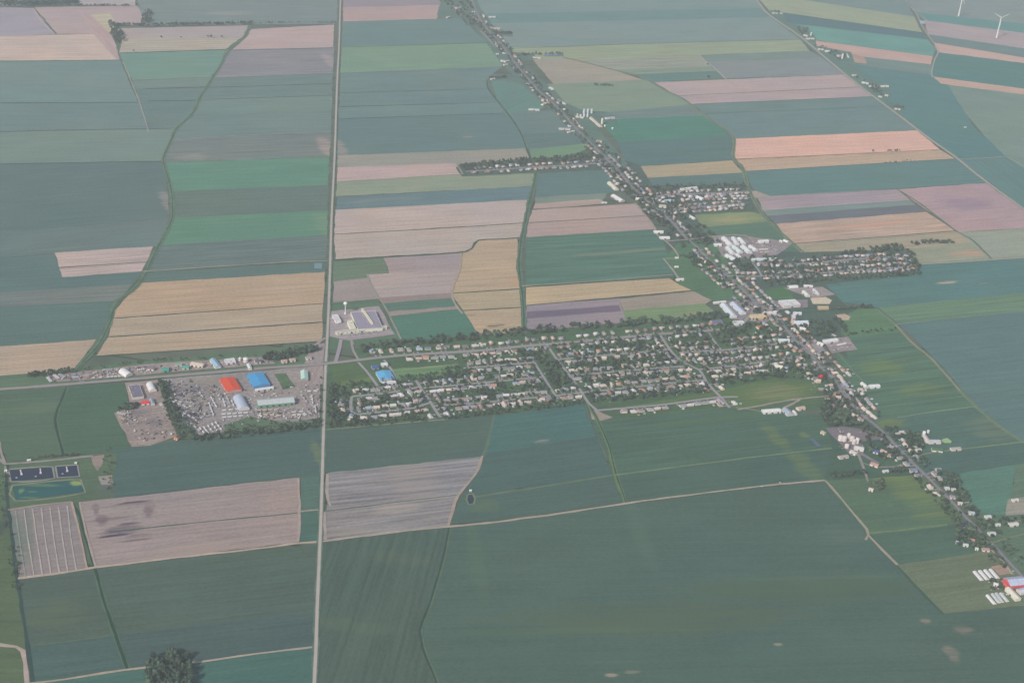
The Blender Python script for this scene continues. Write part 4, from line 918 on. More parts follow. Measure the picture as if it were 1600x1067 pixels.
silo((384,565), 6, 8, (228,226,226), 'round white storage tank beside the roadside garages', name='storage_tank'); silo((375,563), 3, 7, (220,222,224), 'slim white tank left of the round storage tank', name='storage_tank')
silo((1082,601), 0.2, .2, (200,200,200), 'x') if False else None
def water_tower(px):
    t = thing('water_tower', 'white ball topped water tower on a slim stem behind the factory', 'water tower', G(px)+Vector((0, 0, -.3)))
    m = MB(); m.lathe([(3.2, 0), (1.6, 3), (1.2, 6), (1.2, 23), (2, 25)], 16); m.obj('stem', bmat('wall', (214,210,210)), t, smooth=True)
    m = MB(); m.lathe([(1.6, 24.5), (3.6, 25.6), (5, 27.6), (5.2, 29.4), (4.4, 31.4), (2.6, 32.8), (.3, 33.2)], 20); m.obj('tank', bmat('wall', (232,224,216)), t, smooth=True)
    m = MB(); m.lathe([(.25, 33.1), (.2, 34.6)], 8); m.obj('beacon', CONC, t)
water_tower((539.5, 490))
# wind turbines
def turbine(px, label, az, spin):
    t = thing('wind_turbine', label, 'wind turbine', G(px)+Vector((0, 0, -.3)), az, 'wind turbines beyond the fields')
    wm = surf('turbine_white', (.80, .79, .78), var=.02, rough=.4); H = 98
    m = MB(); m.lathe([(4.2, 0), (4.0, 2), (2.6, 55), (2.0, H-1.6)], 20); m.obj('tower', wm, t, smooth=True)
    m = MB(); m.lathe([(9, 0), (9, .6)], 24); m.obj('foundation', CONC, t)
    m = MB(); m.tube([(0, 6, H), (0, 3.5, H), (0, 0, H), (0, -4, H), (0, -5.2, H)], [1.4, 2.6, 2.9, 2.3, 1.8], 12); n = m.obj('nacelle', wm, t, smooth=True)
    m = MB(); m.tube([(0, -5.2, H), (0, -6.6, H), (0, -8, H)], [2.0, 1.9, .4], 12); hub = m.obj('hub', wm, t, smooth=True)
    for k in range(3):
        a = spin + k*2*math.pi/3; V = []; F = []; S = 14
        for i in range(S+1):
            u = i/S; r = 1.5 + u*41; ch = (2.2+2.4*math.sin(min(1, u*5)*math.pi/2))*(1-u)**.75 + .35; th = ch*.22*(1-.5*u); tw = .5*(1-u)
            for (cx, cy) in ((-.35, 0), (.1, th), (.65, 0), (.1, -th*.6)):
                x = cx*ch*math.cos(tw) - cy*math.sin(tw); y = cx*ch*math.sin(tw) + cy*math.cos(tw)
                V.append(((x*math.cos(a) + r*math.sin(a)), y-6.6, H + r*math.cos(a) - x*math.sin(a)))
            if i:
                b0 = 4*(i-1); b1 = 4*i
                for q in range(4): F.append((b0+q, b0+(q+1) % 4, b1+(q+1) % 4, b1+q))
        F.append((4*S, 4*S+1, 4*S+2, 4*S+3)); obj('blade', mesh('blade', V, F, [wm], smooth=True), t)
    m = MB(); m.box(-.8, .8, -4.35, -4.0, .3, 2.6); m.obj('door', DARK, t)
turbine((1557, 60), 'white wind turbine with its full three bladed rotor in view', -.15, math.radians(60-4))
turbine((1497.6, 26), 'white wind turbine cut by the upper edge with only its tower showing', -.1, math.radians(35))
# lagoon aerators and pump hut
def aerator(p1, p2, label):
    a, b = G(p1), G(p2); t = thing('aerator_boom', label, 'aerator', (a.x, a.y, GZ), math.atan2((b-a).y, (b-a).x), 'aerators of the lagoons'); L = (b-a).length
    m = MB(); m.box(0, L, -1.1, 1.1, .5, 1.4); m.obj('walkway', bmat('wall', (205,195,205)), t)
    m = MB(); m.box(L-1.5, L+3, -2, 2, .2, 1.8); m.obj('float', bmat('wall', (200,196,206)), t)
    m = MB(); m.box(-1.5, 0, -1.6, 1.6, .2, 1.6); m.obj('mooring', CONC, t)
aerator((32,735), (33.5,741), 'left walkway boom on the wide dark lagoon'); aerator((63,733), (63.5,739), 'right walkway boom on the wide dark lagoon'); aerator((104,730), (105,736), 'walkway boom on the small dark lagoon')
for px, lab in (((26,746),'small floating aerator near the left lagoon corner'),((56,744),'small floating aerator below the right boom'),((98,740),'small floating aerator on the small lagoon')):
    t = thing('floating_aerator', lab, 'aerator', G(px), .3); m = MB(); m.lathe([(2.2, -.2), (2.2, .5), (1, 1.2)], 10); m.obj('float', bmat('wall', (150,160,180)), t)
B('small white pump hut at the left corner of the lagoons', 'hut', 'pump_hut', (7,734), (11,734), 4, WHT, h=3)
B('tiny white hut at the right corner of the small lagoon', 'hut', 'pump_hut', (117,722), (120,722), 4, WHT, h=3)
B('white trailer hut beside the lagoon access track', 'hut', 'trailer_hut', (42,718), (48,717), 4, WHT, h=3)
B('white pump hut above the small farm pond', 'hut', 'pump_hut', (733.5,765), (737,765), 4, WHT, h=3)
B('small orange shed at the corner of the scrap yard', 'shed', 'orange_shed', (273,683), (278,685), 6, (220,130,90), h=3)
# ---------------------------------------------------------------- houses, cars, yard goods
ROOFS = {'grey': (148,150,158), 'brown': (150,136,132), 'dark grey': (126,130,140), 'beige': (196,188,180), 'pinkish': (194,176,170), 'pale': (194,194,199), 'reddish': (178,140,130), 'blue grey': (150,164,182)}
WALLS = {'white': (204,201,198), 'cream': (206,196,182), 'brick': (170,140,130), 'beige': (196,186,174), 'pale grey': (186,188,192)}
RK = ['grey']*6+['brown']*2+['dark grey']*3+['beige']*3+['pinkish']*2+['pale']*3+['reddish']+['blue grey']
WK = ['white']*4+['cream']*3+['brick']*2+['beige']*2+['pale grey']
def house_geo(v):
    """0 gable, 1 hip, 2 L plan, 3 gable with garage, 4 two storeys"""
    w_, r_ = MB(), MB(); o = .6
    def gab(x0, x1, y0, y1, h, rise, axis='x'):
        if axis == 'x':
            yc = (y0+y1)/2
            w_.prism([(y0,0),(y1,0),(y1,h),(yc,h+rise),(y0,h)], x0, x1)
            r_.prism([(y0-o,h-.25),(yc,h+rise+.02),(y1+o,h-.25),(y1+o,h+.02),(yc,h+rise+.35),(y0-o,h+.02)], x0-o, x1+o)
        else:
            m1, m2 = MB(), MB(); xc = (x0+x1)/2
            m1.prism([(x0,0),(x1,0),(x1,h),(xc,h+rise),(x0,h)], y0, y1); m2.prism([(x0-o,h-.25),(xc,h+rise+.02),(x1+o,h-.25),(x1+o,h+.02),(xc,h+rise+.35),(x0-o,h+.02)], y0-o, y1+o)
            for s, d in ((m1, w_), (m2, r_)): d.add([Vector((q.y, q.x, q.z)) for q in s.V], [f[::-1] for f in s.F])
    def hip(x0, x1, y0, y1, h, rise):
        w_.box(x0, x1, y0, y1, 0, h); d = (y1-y0)/2*.9; yc = (y0+y1)/2
        r_.add([(x0-o,y0-o,h+.01),(x1+o,y0-o,h+.01),(x1+o,y1+o,h+.01),(x0-o,y1+o,h+.01),(x0+d,yc,h+rise),(x1-d,yc,h+rise)], [(0,1,5,4),(1,2,5),(2,3,4,5),(3,0,4),(3,2,1,0)])
    if v == 0: gab(-7, 7, -4.5, 4.5, 3.2, 2.4)
    elif v == 1: hip(-7.5, 7.5, -5, 5, 3.2, 2.6)
    elif v == 2: gab(-7, 7, -1.5, 5, 3.2, 2.2); gab(-7, -1, -6.5, -1.4, 3.1, 2.0, 'y')
    elif v == 3: gab(-8, 3.5, -4.5, 4.5, 3.4, 2.4); gab(3.6, 9.5, -3.5, 3.5, 2.7, 1.7)
    else: gab(-5.5, 5.5, -4.5, 4.5, 5.6, 2.6); gab(5.6, 9.5, -3, 3.5, 2.8, 1.6)
    ch = MB(); ch.box(-3.4, -2.5, .6, 1.5, 3.5, 7.0 if v < 4 else 9.4)
    fr = MB(); fy = {0: -4.5, 1: -5, 2: -1.5, 3: -4.5, 4: -4.5}[v]
    fr.box(1.0, 2.1, fy-.12, fy, .2, 2.3)
    return w_, r_, ch, fr
HG = [house_geo(v) for v in range(5)]
HM = {}
def hmesh(v, part, mk, m):
    k = (v, part, mk)
    if k not in HM: HM[k] = HG[v][part].mesh('house_%s' % ('wall', 'roof', 'chimney', 'door')[part], [m])
    return HM[k]
RM = {k: surf('shingles_'+k.replace(' ', '_'), alb(c, (800,590), lo=.03), var=.10, scale=.5, rnd=.12) for k, c in ROOFS.items()}
WM = {k: surf('siding_'+k.replace(' ', '_'), alb(c, (800,590), lo=.03), var=.06, scale=.5, rnd=.08) for k, c in WALLS.items()}
ORD = ['first','second','third','fourth','fifth','sixth','seventh','eighth','ninth','tenth','eleventh','twelfth','thirteenth','fourteenth','fifteenth','sixteenth','seventeenth','eighteenth','nineteenth','twentieth','twenty-first','twenty-second','twenty-third','twenty-fourth','twenty-fifth','twenty-sixth','twenty-seventh','twenty-eighth','twenty-ninth','thirtieth']
def nth0(k):
    k += 1
    if k <= 30: return ORD[k-1]
    u = k % 10; T_ = ['', '', '', 'thirty', 'forty', 'fifty', 'sixty', 'seventy', 'eighty', 'ninety'][k//10]
    return T_+'-'+ORD[u-1] if u else T_[:-1]+'ieth'
houses = []       # (x, y, rz, variant, roof, wall, label, depth)
occ = []
def px_of(v):
    l = R3.transposed() @ (v - Vector((0, 0, CAM_H))); return (800 + FPX*l.x/-l.z, 533.5 - FPX*l.y/-l.z, -l.z)
def seg_pts(P, step):
    S = catmull([G(p) for p in P], 8); out = []; acc = 0; last = S[0]
    for a, b in zip(S, S[1:]):
        L = (b-a).length; t = 0
        while acc + (L-t) >= step:
            t += step-acc; acc = 0; q = a.lerp(b, t/L); out.append((q, (b-a).normalized()))
        acc += L-t
    return out
ROADS_XY = []
for P in list(STREETS.values())+[R1, VR, MS, RR]:
    for q, d in seg_pts(P, 6): ROADS_XY.append((q.x, q.y))
RGRID = {}
for x, y in ROADS_XY: RGRID.setdefault((int(x//12), int(y//12)), []).append((x, y))
def road_near(x, y, r):
    gx, gy = int(x//12), int(y//12)
    for i in (-2,-1,0,1,2):
        for j in (-2,-1,0,1,2):
            for a, b in RGRID.get((gx+i, gy+j), ()):
                if (a-x)**2+(b-y)**2 < r*r: return True
    return False
OG = {}
def occ_near(x, y, r):
    gx, gy = int(x//20), int(y//20)
    for i in (-1,0,1):
        for j in (-1,0,1):
            for a, b in OG.get((gx+i, gy+j), ()):
                if (a-x)**2+(b-y)**2 < r*r: return True
    return False
def occ_add(x, y): OG.setdefault((int(x//20), int(y//20)), []).append((x, y))
for o in list(COL.objects):                      # keep clear of what already stands
    if o.type == 'EMPTY': occ_add(o.location.x, o.location.y)
def row(name, P, sides, lot=21, off=19, skip=.06, a=0., b=1.):
    pts = seg_pts(P, lot); n = len(pts)
    for sd in sides:
        k = 0
        for i, (q, d) in enumerate(pts):
            if not (a <= (i+.5)/n <= b) or rng.random() < skip: continue
            nv = Vector((-d.y, d.x, 0))*sd; c = q + nv*(off+rng.uniform(-1.5, 2.5)) + d*rng.uniform(-2, 2)
            if road_near(c.x, c.y, 11) or occ_near(c.x, c.y, 15): continue
            far = px_of(c)[1] < px_of(q)[1]
            rz = math.atan2(d.y, d.x) + (0 if sd > 0 else math.pi) + rng.uniform(-.06, .06)
            if rng.random() < .12: rz += math.pi/2
            rk, wk = rng.choice(RK), rng.choice(WK); v = rng.choice([0,0,1,1,2,3,3,4])
            houses.append([c, rz, v, rk, wk, None, px_of(c)[2], name, 'upper' if far else 'lower', px_of(c)[0], q, nv]); occ_add(c.x, c.y); k += 1
S = STREETS
row('the loop street', S['loop street'], (1, -1), lot=19)
row('the lower loop street', S['lower loop street'], (1, -1), lot=19)
row('the slanting street', S['slanting street'], (1, -1))
row('the first inner street', S['first inner street'], (1, -1), lot=19)
row('the second inner street', S['second inner street'], (1, -1), lot=18)
row('the third inner street', S['third inner street'], (1, -1), lot=18)
row('the upper east street', S['upper east street'], (1, -1), lot=19)
row('the middle east street', S['middle east street'], (1, -1), lot=19)
row('the lower east street', S['lower east street'], (1, -1), lot=20)
row('the new edge street', S['new edge street'], (-1,), lot=20, a=.1, b=.9)
row('the far orchard street', S['far orchard street'], (1, -1), lot=20, skip=.1)
row('the orchard street', S['orchard street'], (1, -1), lot=20, skip=.1)
row('the orchard back lots', S['orchard street'], (1, -1), lot=21, off=44, skip=.2)
row('the far orchard back lots', S['far orchard street'], (-1,), lot=21, off=44, skip=.2)
row('the curved cross street', S['curved cross street'], (1, -1), lot=23, skip=.15)
row('the main street', [(570,560),(618,556),(756,547),(825,540),(900,534),(940,530),(1015,523),(1141,512)], (1,), lot=23, off=24)
row('the main street', [(625,556),(756,547),(825,540),(900,534),(940,530),(1015,523),(1100,516)], (-1,), lot=20, off=22, skip=.12)
row('the village road', VR[22:37], (1, -1), lot=20, off=19, skip=.1)
row('the upper village road', VR[13:22], (1, -1), lot=20, off=19, skip=.25)
row('the hamlet street', S['outlying hamlet street'], (1, -1), lot=23, off=20, skip=.15)
row('the north lane', S['north lane'], (1, -1), lot=20, off=18, skip=.1)
row('the camp lane', S['camp lane'], (1, -1), lot=17, off=16, skip=.05)
row('the east lane', S['east lane'], (1, -1), lot=18, off=19, skip=.08)
row('the upper east lane', S['upper east lane'], (1, -1), lot=18, off=18, skip=.08)
row('the far village road', VR[2:13], (1, -1), lot=26, off=20, skip=.6)
row('the lower village road', VR[37:41], (1, -1), lot=24, off=20, skip=.3)
row('the roadside by the yards', [(80,603),(140,598)], (1,), lot=19, off=26)
row('the village road back lots', VR[23:36], (1, -1), lot=23, off=47, skip=.3)
row('the upper road back lots', VR[14:21], (1, -1), lot=24, off=42, skip=.45)
row('the hamlet back lots', [(1020,318),(1060,312),(1165,309)], (1, -1), lot=18, off=9, skip=.15)
row('the hamlet back lots', S['camp lane'], (-1,), lot=18, off=36, skip=.3)
row('the roadside by the yards', [(1040,520),(1130,513)], (), lot=19)
from itertools import groupby
houses.sort(key=lambda h: (h[7], h[8], h[9]))
for key, grp in groupby(houses, key=lambda h: (h[7], h[8])):
    for k, h in enumerate(grp):
        side = 'above' if key[1] == 'upper' else 'below'
        h[5] = '%s roofed %s house, %s from the left %s %s' % (h[3], h[4], nth0(k), side, key[0])
houses.sort(key=lambda h: h[6])
CHM = surf('chimney_brick', (.25, .14, .10))
N_IND = 296
for h in houses[:N_IND]:
    t = thing('house', h[5], 'house', (h[0].x, h[0].y, GZ-.1), h[1], 'houses along '+h[7])
    obj('wall', hmesh(h[2], 0, h[4], WM[h[4]]), t); r = obj('roof', hmesh(h[2], 1, h[3], RM[h[3]]), t)
    obj('chimney', hmesh(h[2], 2, 'c', CHM), r); obj('door', hmesh(h[2], 3, 'd', DARK), t)
def join(name, items, mats, kind, label):
    """items: (verts Nx3, faces list, slots, loc, rz, scale)"""
    VV, LI, LS, MI = [], [], [], []; off = 0
    for (V, F, I, loc, rz, s) in items:
        c, sn = math.cos(rz), math.sin(rz); A = np.asarray(V, dtype=np.float32)*s
        VV.append(np.stack([A[:, 0]*c-A[:, 1]*sn+loc[0], A[:, 0]*sn+A[:, 1]*c+loc[1], A[:, 2]+loc[2]], 1))
        for f in F: LI.extend([i+off for i in f]); LS.append(len(f))
        MI.extend(I); off += len(A)
    VV = np.concatenate(VV); me = bpy.data.meshes.new(name); me.vertices.add(len(VV)); me.vertices.foreach_set('co', VV.ravel())
    me.loops.add(len(LI)); me.loops.foreach_set('vertex_index', LI); me.polygons.add(len(LS))
    st = np.concatenate([[0], np.cumsum(LS)[:-1]]).astype(np.int32); me.polygons.foreach_set('loop_start', st)
    me.polygons.foreach_set('material_index', MI)
    for m in mats: me.materials.append(m)
    me.update(calc_edges=True); o = obj(name, me, kind=kind); o['label'] = label; return o
mats = [WM[k] for k in WALLS]+[RM[k] for k in ROOFS]; wi = {k: i for i, k in enumerate(WALLS)}; ri = {k: i+len(WALLS) for i, k in enumerate(ROOFS)}
items = []
for h in houses[N_IND:]:
    for part, idx in ((0, wi[h[4]]), (1, ri[h[3]])):
        g = HG[h[2]][part]; items.append(([tuple(v) for v in g.V], g.F, [idx]*len(g.F), (h[0].x, h[0].y, GZ-.1), h[1], 1.0))
if items: join('distant_houses', items, mats, 'stuff', 'many small distant houses lining the farther streets of the village')
print('houses', len(houses))
# driveways belong to the streets
dm = surf('driveway_gravel', alb((150,146,150), (800,590)), var=.15, scale=.3)
V = []; F = []; zd = nextz()
for h in houses:
    q, nv = h[10], h[11]; d = Vector((-nv.y, nv.x, 0)); a = q+d*rng.choice((-6, 6)); b = a+nv*14; o = len(V)
    V += [Vector((p.x, p.y, zd)) for p in (a-d*2, a+d*2, b+d*2.2, b-d*2.2)]; F.append([o, o+1, o+2, o+3])
obj('driveways', mesh('driveways', V, F, [dm]), kind='structure', label='pale gravel driveways leading to the village houses')
# cars
CARS = {'white': (.75,.75,.74), 'silver': (.45,.46,.48), 'dark': (.04,.045,.06), 'red': (.45,.05,.04), 'blue': (.06,.12,.3)}
tyre = surf('tyre_rubber', (.02,.02,.02))
def car_mesh(k):
    m = MB(); m.prism([(-2.2,.35),(2.2,.35),(2.25,.85),(1.2,.95),(.7,1.45),(-1.2,1.48),(-1.9,.98),(-2.25,.9)], -.88, .88)
    g = MB(); g.V = m.V; 
    m.V = [Vector((v.y, v.x, v.z)) for v in m.V]; m.F = [f[::-1] for f in m.F]
    return m
cm = {k: car_mesh(k).mesh('car_body', [surf('car_'+k, c, var=.02, rough=.25, spec=.5)]) for k, c in CARS.items()}
gl = MB(); gl.prism([(-1.75,1.0),(-1.22,1.44),(.68,1.41),(1.12,1.0)], -.9, .9); gl.V = [Vector((v.y, v.x, v.z)) for v in gl.V]; gl.F = [f[::-1] for f in gl.F]
glm = gl.mesh('car_glass', [DARK])
wh = MB()
def wheelmesh():
    m = MB(); m.lathe([(.33, 0), (.33, .22)], 10); m.V = [Vector((v.x, v.z-.11, v.y)) for v in m.V]; return m.mesh('wheel', [tyre])
whm = wheelmesh()
CZ = (zd+.02)
def car(loc, rz, k, label, group):
    t = thing('parked_car', label, 'car', (loc.x, loc.y, CZ), rz, group)
    obj('car_body', cm[k], t); obj('car_window', glm, t)
    for a in (-1.35, 1.35):
        for b in (-.8, .8): obj('wheel', whm, t, loc=(a, b, .33))
PC = ['white']*4+['silver']*3+['dark']*3+['red','blue']
for h in houses[:150]:
    if rng.random() < .45:
        q, nv = h[10], h[11]; d = Vector((-nv.y, nv.x, 0)); k = rng.choice(PC)
        car(q+d*rng.choice((-6, 6))+nv*9, math.atan2(nv.y, nv.x), k, '%s car at %s house, %s' % (k, h[5].split(' house, ')[0].replace(' roofed ', '-roofed '), h[5].split(', ')[1].replace('from the left ', '')), 'cars parked on driveways')
# rows of white goods in the storage yard, rows of vehicles elsewhere
TG = {}
def trailer_mesh(L, c, key):
    if key not in TG:
        m = MB(); m.prism([(-1.25,.5),(1.25,.5),(1.25,2.6),(1.0,2.9),(-1.0,2.9),(-1.25,2.6)], -L/2, L/2)
        m2 = MB(); m2.box(-L/2+.4, L/2-.4, -1.0, 1.0, .05, .5)
        TG[key] = (m.mesh('trailer_body', [surf('trailer_'+key, c, var=.06, rough=.4)]), m2.mesh('trailer_chassis', [tyre]))
    return TG[key]
GC = {'white': (.74,.74,.75), 'pale grey': (.5,.51,.54), 'dark': (.09,.09,.11), 'cream': (.62,.52,.42)}
def goods(desc, p1, p2, col, L=7.5, gap=.25, rot=0, name='trailer', cat='trailer'):
    a, b = G(p1), G(p2); d = b-a; n = max(1, int(d.length/(L*(1+gap)) if rot == 0 else d.length/3.6)); d.normalize()
    bm_, cm_ = trailer_mesh(L, GC[col], '%s_%.0f' % (col.replace(' ', '_'), L))
    for i in range(n):
        if n > 3 and rng.random() < .08: continue
        q = a + d*((i+.5)*(b-a).length/n)
        lab = '%s %s, %s along the %s' % (col, cat, ORD[i] if i < 30 else str(i), desc)
        t = thing(name, lab, cat, (q.x, q.y, GZ-.2), math.atan2(d.y, d.x)+rot+rng.uniform(-.04, .04), '%ss in the yards' % cat)
        obj('body', bm_, t); obj('chassis', cm_, t)
for k, (p1, p2, c) in enumerate([((329,620),(339,637),'white'),((326,629),(334,650),'white'),((347,619),(352,636),'white'),((354,619),(359,632),'pale grey'),((361,625),(366,636),'white'),
    ((345,642),(376,639),'white'),((345,648),(388,645),'white'),((346,653),(380,650),'white'),((310,653),(330,649),'pale grey'),
    ((318,667),(327,679),'white'),((324,664),(335,679),'white'),((330,661),(342,676),'white'),((336,659),(347,673),'white'),((302,665),(314,675),'pale grey'),((311,668),(320,678),'white'),
    ((318,644),(322,651),'cream'),((298,624),(303,628),'dark'),((311,612),(318,622),'pale grey'),
    ((400,642),(436,640),'cream'),((410,648),(440,650),'cream'),((402,648),(412,652),'white'),((454,645),(476,643),'white'),((455,649),(480,648),'white'),((487,617),(489,632),'white'),((492,634),(494,646),'white'),((470,616),(480,630),'pale grey'),((478,612),(498,611),'white'),((466,655),(470,650),'white'),
    ((265,622),(285,630),'pale grey'),((268,627),(292,636),'pale grey'),((283,640),(303,648),'dark'),((285,645),(306,655),'pale grey'),((290,652),(308,662),'dark'),((256,594),(266,597),'pale grey')]):
    goods('%s row of the storage yard' % nth0(k), p1, p2, GC and c, L=9 if c != 'dark' else 7, name='trailer')
for k, (p1, p2, c, desc) in enumerate([((74,590),(80,597),'white','left end of the dealer lot'),((84,586),(92,592),'white','second line of the dealer lot'),((92,585),(102,590),'pale grey','third line of the dealer lot'),
    ((118,590),(130,589),'white','line beside the hedge'),((143,591),(195,588),'white','roadside line before the arched building'),((145,584),(152,582),'cream','short line left of the arched building'),
    ((160,579),(186,577),'pale grey','line behind the roadside lot'),((214,579),(226,577),'white','line right of the arched building'),
    ((183,645),(197,648),'white','upper scrap yard line'),((186,651),(196,656),'cream','lower scrap yard line'),((250,631),(257,637),'white','line at the scrap yard gate'),((208,674),(213,673),'white','line in the middle of the scrap yard'),((266,679),(270,678),'white','end of the scrap yard'),
    ((1184,391),(1200,390),'white','truck line of the industrial cluster'),((1187,395),(1202,394),'cream','second truck line of the cluster'),((1205,388),(1215,392),'pale grey','yard line right of the cluster'),
    ((1308,540),(1322,537),'white','line in the gravel lot'),((1298,522),(1306,526),'white','line above the gravel lot'),((1255,448),(1268,449),'white','line in the depot yard'),((1268,457),(1276,460),'white','lower line in the depot yard'),
    ((525,503),(530,506),'white','loading side of the factory'),((1200,480),(1214,477),'white','car park line beside the sports hall')]):
    goods(desc, p1, p2, c, L=6, rot=math.pi/2 if k not in (4,) else 0, name='trailer')
for k in range(16):                                  # visitors at the factory
    q = G((545+k*3.6, 524.2-k*.55)); kk = rng.choice(PC)
    if rng.random() < .7: car(q, 1.2, kk, '%s car, %s in the line before the factory front' % (kk, ORD[k]), 'cars before the factory')
for k in range(14):
    q = G((486+rng.uniform(-14, 14), 590+rng.uniform(-6, 12))); kk = rng.choice(PC)
    if k < 7: car(q, rng.uniform(0, 3), kk, '%s car standing on the crossroads lot, %s one counted' % (kk, ORD[k]), 'cars on the crossroads lot')
for k, (x, y, lb) in enumerate([(1190,760,'white car on the field track beyond the big green field'),(1219,754,'white car furthest right on the field track'),(509,575,'white car waiting at the crossroads'),(1400,697,'white car on the lower village road'),(518,155,'white car far up the straight road')]):
    car(G((x, y)), 0.1 if k < 2 else 1.5, 'white', lb, 'cars on the roads')
# garden sheds
sm = MB(); sm.prism([(-2,0),(2,0),(2,2.3),(0,3.3),(-2,2.3)], -2.6, 2.6); smd = {c: sm.mesh('shed_wall', [surf('shed_'+c.replace(' ', '_'), v, var=.08)]) for c, v in (('white',(.7,.7,.69)),('pale blue',(.42,.52,.58)),('cream',(.58,.5,.42)),('grey',(.32,.33,.36)))}
sr = MB(); sr.prism([(-2.3,2.2),(0,3.35),(2.3,2.2),(2.3,2.35),(0,3.55),(-2.3,2.35)], -2.9, 2.9); srd = {c: sr.mesh('shed_roof', [surf('shedroof_'+c.replace(' ', '_'), v, var=.08)]) for c, v in (('pale',(.6,.6,.62)),('brown',(.22,.16,.14)),('teal',(.25,.42,.42)))}
sh = []
for h in houses:
    if rng.random() < .6:
        d = Vector((-h[11].y, h[11].x, 0)); c = h[0]+h[11]*rng.uniform(11, 16)+d*rng.uniform(-8, 8)
        if road_near(c.x, c.y, 7) or occ_near(c.x, c.y, 8): continue
        sh.append((c, h[1]+rng.choice((0, math.pi/2)), rng.choice(['white','white','pale blue','cream','grey']), rng.choice(['pale','pale','brown','teal']), h)); occ_add(c.x, c.y)
for c, rz, a, b, h in sh[:190]:
    t = thing('garden_shed', '%s shed behind %s house, %s' % (a, h[5].split(' house, ')[0].replace(' roofed ', '-roofed '), h[5].split(', ')[1].replace('from the left ', '')), 'shed', (c.x, c.y, GZ-.1), rz, 'garden sheds')
    obj('wall', smd[a], t); obj('roof', srd[b], t)

# loose goods and litter of the yards
LC = [surf('litter_%d' % i, c, var=.1) for i, c in enumerate([(.66,.66,.67),(.34,.35,.38),(.06,.065,.08),(.32,.22,.16),(.20,.26,.30)])]
li = []
def inside0(p, P):
    c = False; j = len(P)-1
    for i in range(len(P)):
        if (P[i][1] > p[1]) != (P[j][1] > p[1]) and p[0] < (P[j][0]-P[i][0])*(p[1]-P[i][1])/(P[j][1]-P[i][1])+P[i][0]: c = not c
        j = i
    return c
def litter(P, n, wts, smax=2.2):
    n = int(n*.4)
    x0, x1 = min(p[0] for p in P), max(p[0] for p in P); y0, y1 = min(p[1] for p in P), max(p[1] for p in P)
    while n:
        p = (rng.uniform(x0, x1), rng.uniform(y0, y1))
        if not inside0(p, P): continue
        n -= 1; q = G(p)
        if occ_near(q.x, q.y, 9) or road_near(q.x, q.y, 7): continue
        a, b, h = rng.uniform(.5, smax*1.8), rng.uniform(.5, smax), rng.uniform(.4, 1.6); m = MB(); m.prism([(-b,0),(b,0),(b*.8,h),(-b*.7,h*.9)], -a, a)
        li.append(([tuple(v) for v in m.V], m.F, [rng.choices(range(5), wts)[0]]*len(m.F), (q.x, q.y, GZ-.2), rng.choice((.1, 1.67))+rng.uniform(-.2, .2), 1.0))
litter([(255,595),(300,590),(320,640),(300,672),(275,640)], 420, (3,5,8,1,2))
litter([(300,600),(345,600),(345,640),(310,660),(290,630)], 260, (5,5,6,3,1))
litter([(345,612),(500,600),(500,650),(345,672)], 420, (9,4,3,2,1))
litter([(400,640),(500,636),(498,652),(400,655)], 260, (8,4,2,4,1))
litter([(185,640),(210,640),(205,665),(190,660)], 130, (5,4,3,4,1), 1.6)
litter([(200,650),(262,645),(275,681),(210,695)], 160, (2,3,5,4,2), 1.6)
litter([(78,588),(200,574),(240,570),(240,582),(80,596)], 330, (6,4,5,3,2), 1.8)
litter([(250,570),(420,558),(425,567),(250,580)], 180, (6,4,4,2,3), 1.6)
litter([(1120,370),(1235,380),(1210,398),(1130,402)], 260, (8,4,3,2,2), 1.8)
litter([(1225,450),(1300,458),(1270,465)], 60, (7,3,3,1,1), 1.6); litter([(1288,532),(1330,528),(1335,545),(1300,550)], 90, (7,3,3,1,1), 1.6)
litter([(520,512),(600,505),(602,520),(530,526)], 60, (6,3,4,1,1), 1.4); litter([(1300,668),(1350,675),(1350,708),(1312,700)], 110, (6,4,4,4,1), 1.7)
litter([(1545,890),(1590,890),(1595,935),(1545,925)], 90, (8,3,1,3,1), 1.6)
for s0 in (S['loop street'],):
    pass
litter([(510,600),(660,590),(700,575),(845,560),(912,630),(700,652),(505,668)], 700, (8,4,3,3,4), 1.3)
litter([(850,536),(1040,522),(1100,600),(1120,612),(915,632),(870,560)], 700, (8,4,3,3,4), 1.3)
litter([(1150,400),(1430,395),(1430,430),(1200,446)], 500, (9,4,3,3,3), 1.5)
litter([(1040,290),(1168,288),(1175,325),(1040,340)], 300, (9,4,3,3,3), 1.5)
litter([(1110,400),(1140,420),(1250,530),(1330,640),(1300,640),(1180,530)], 400, (8,4,3,3,3), 1.5)
join('yard_litter', li, LC, 'stuff', 'loose stacked goods, scrap and small garden things strewn over yards and lots')
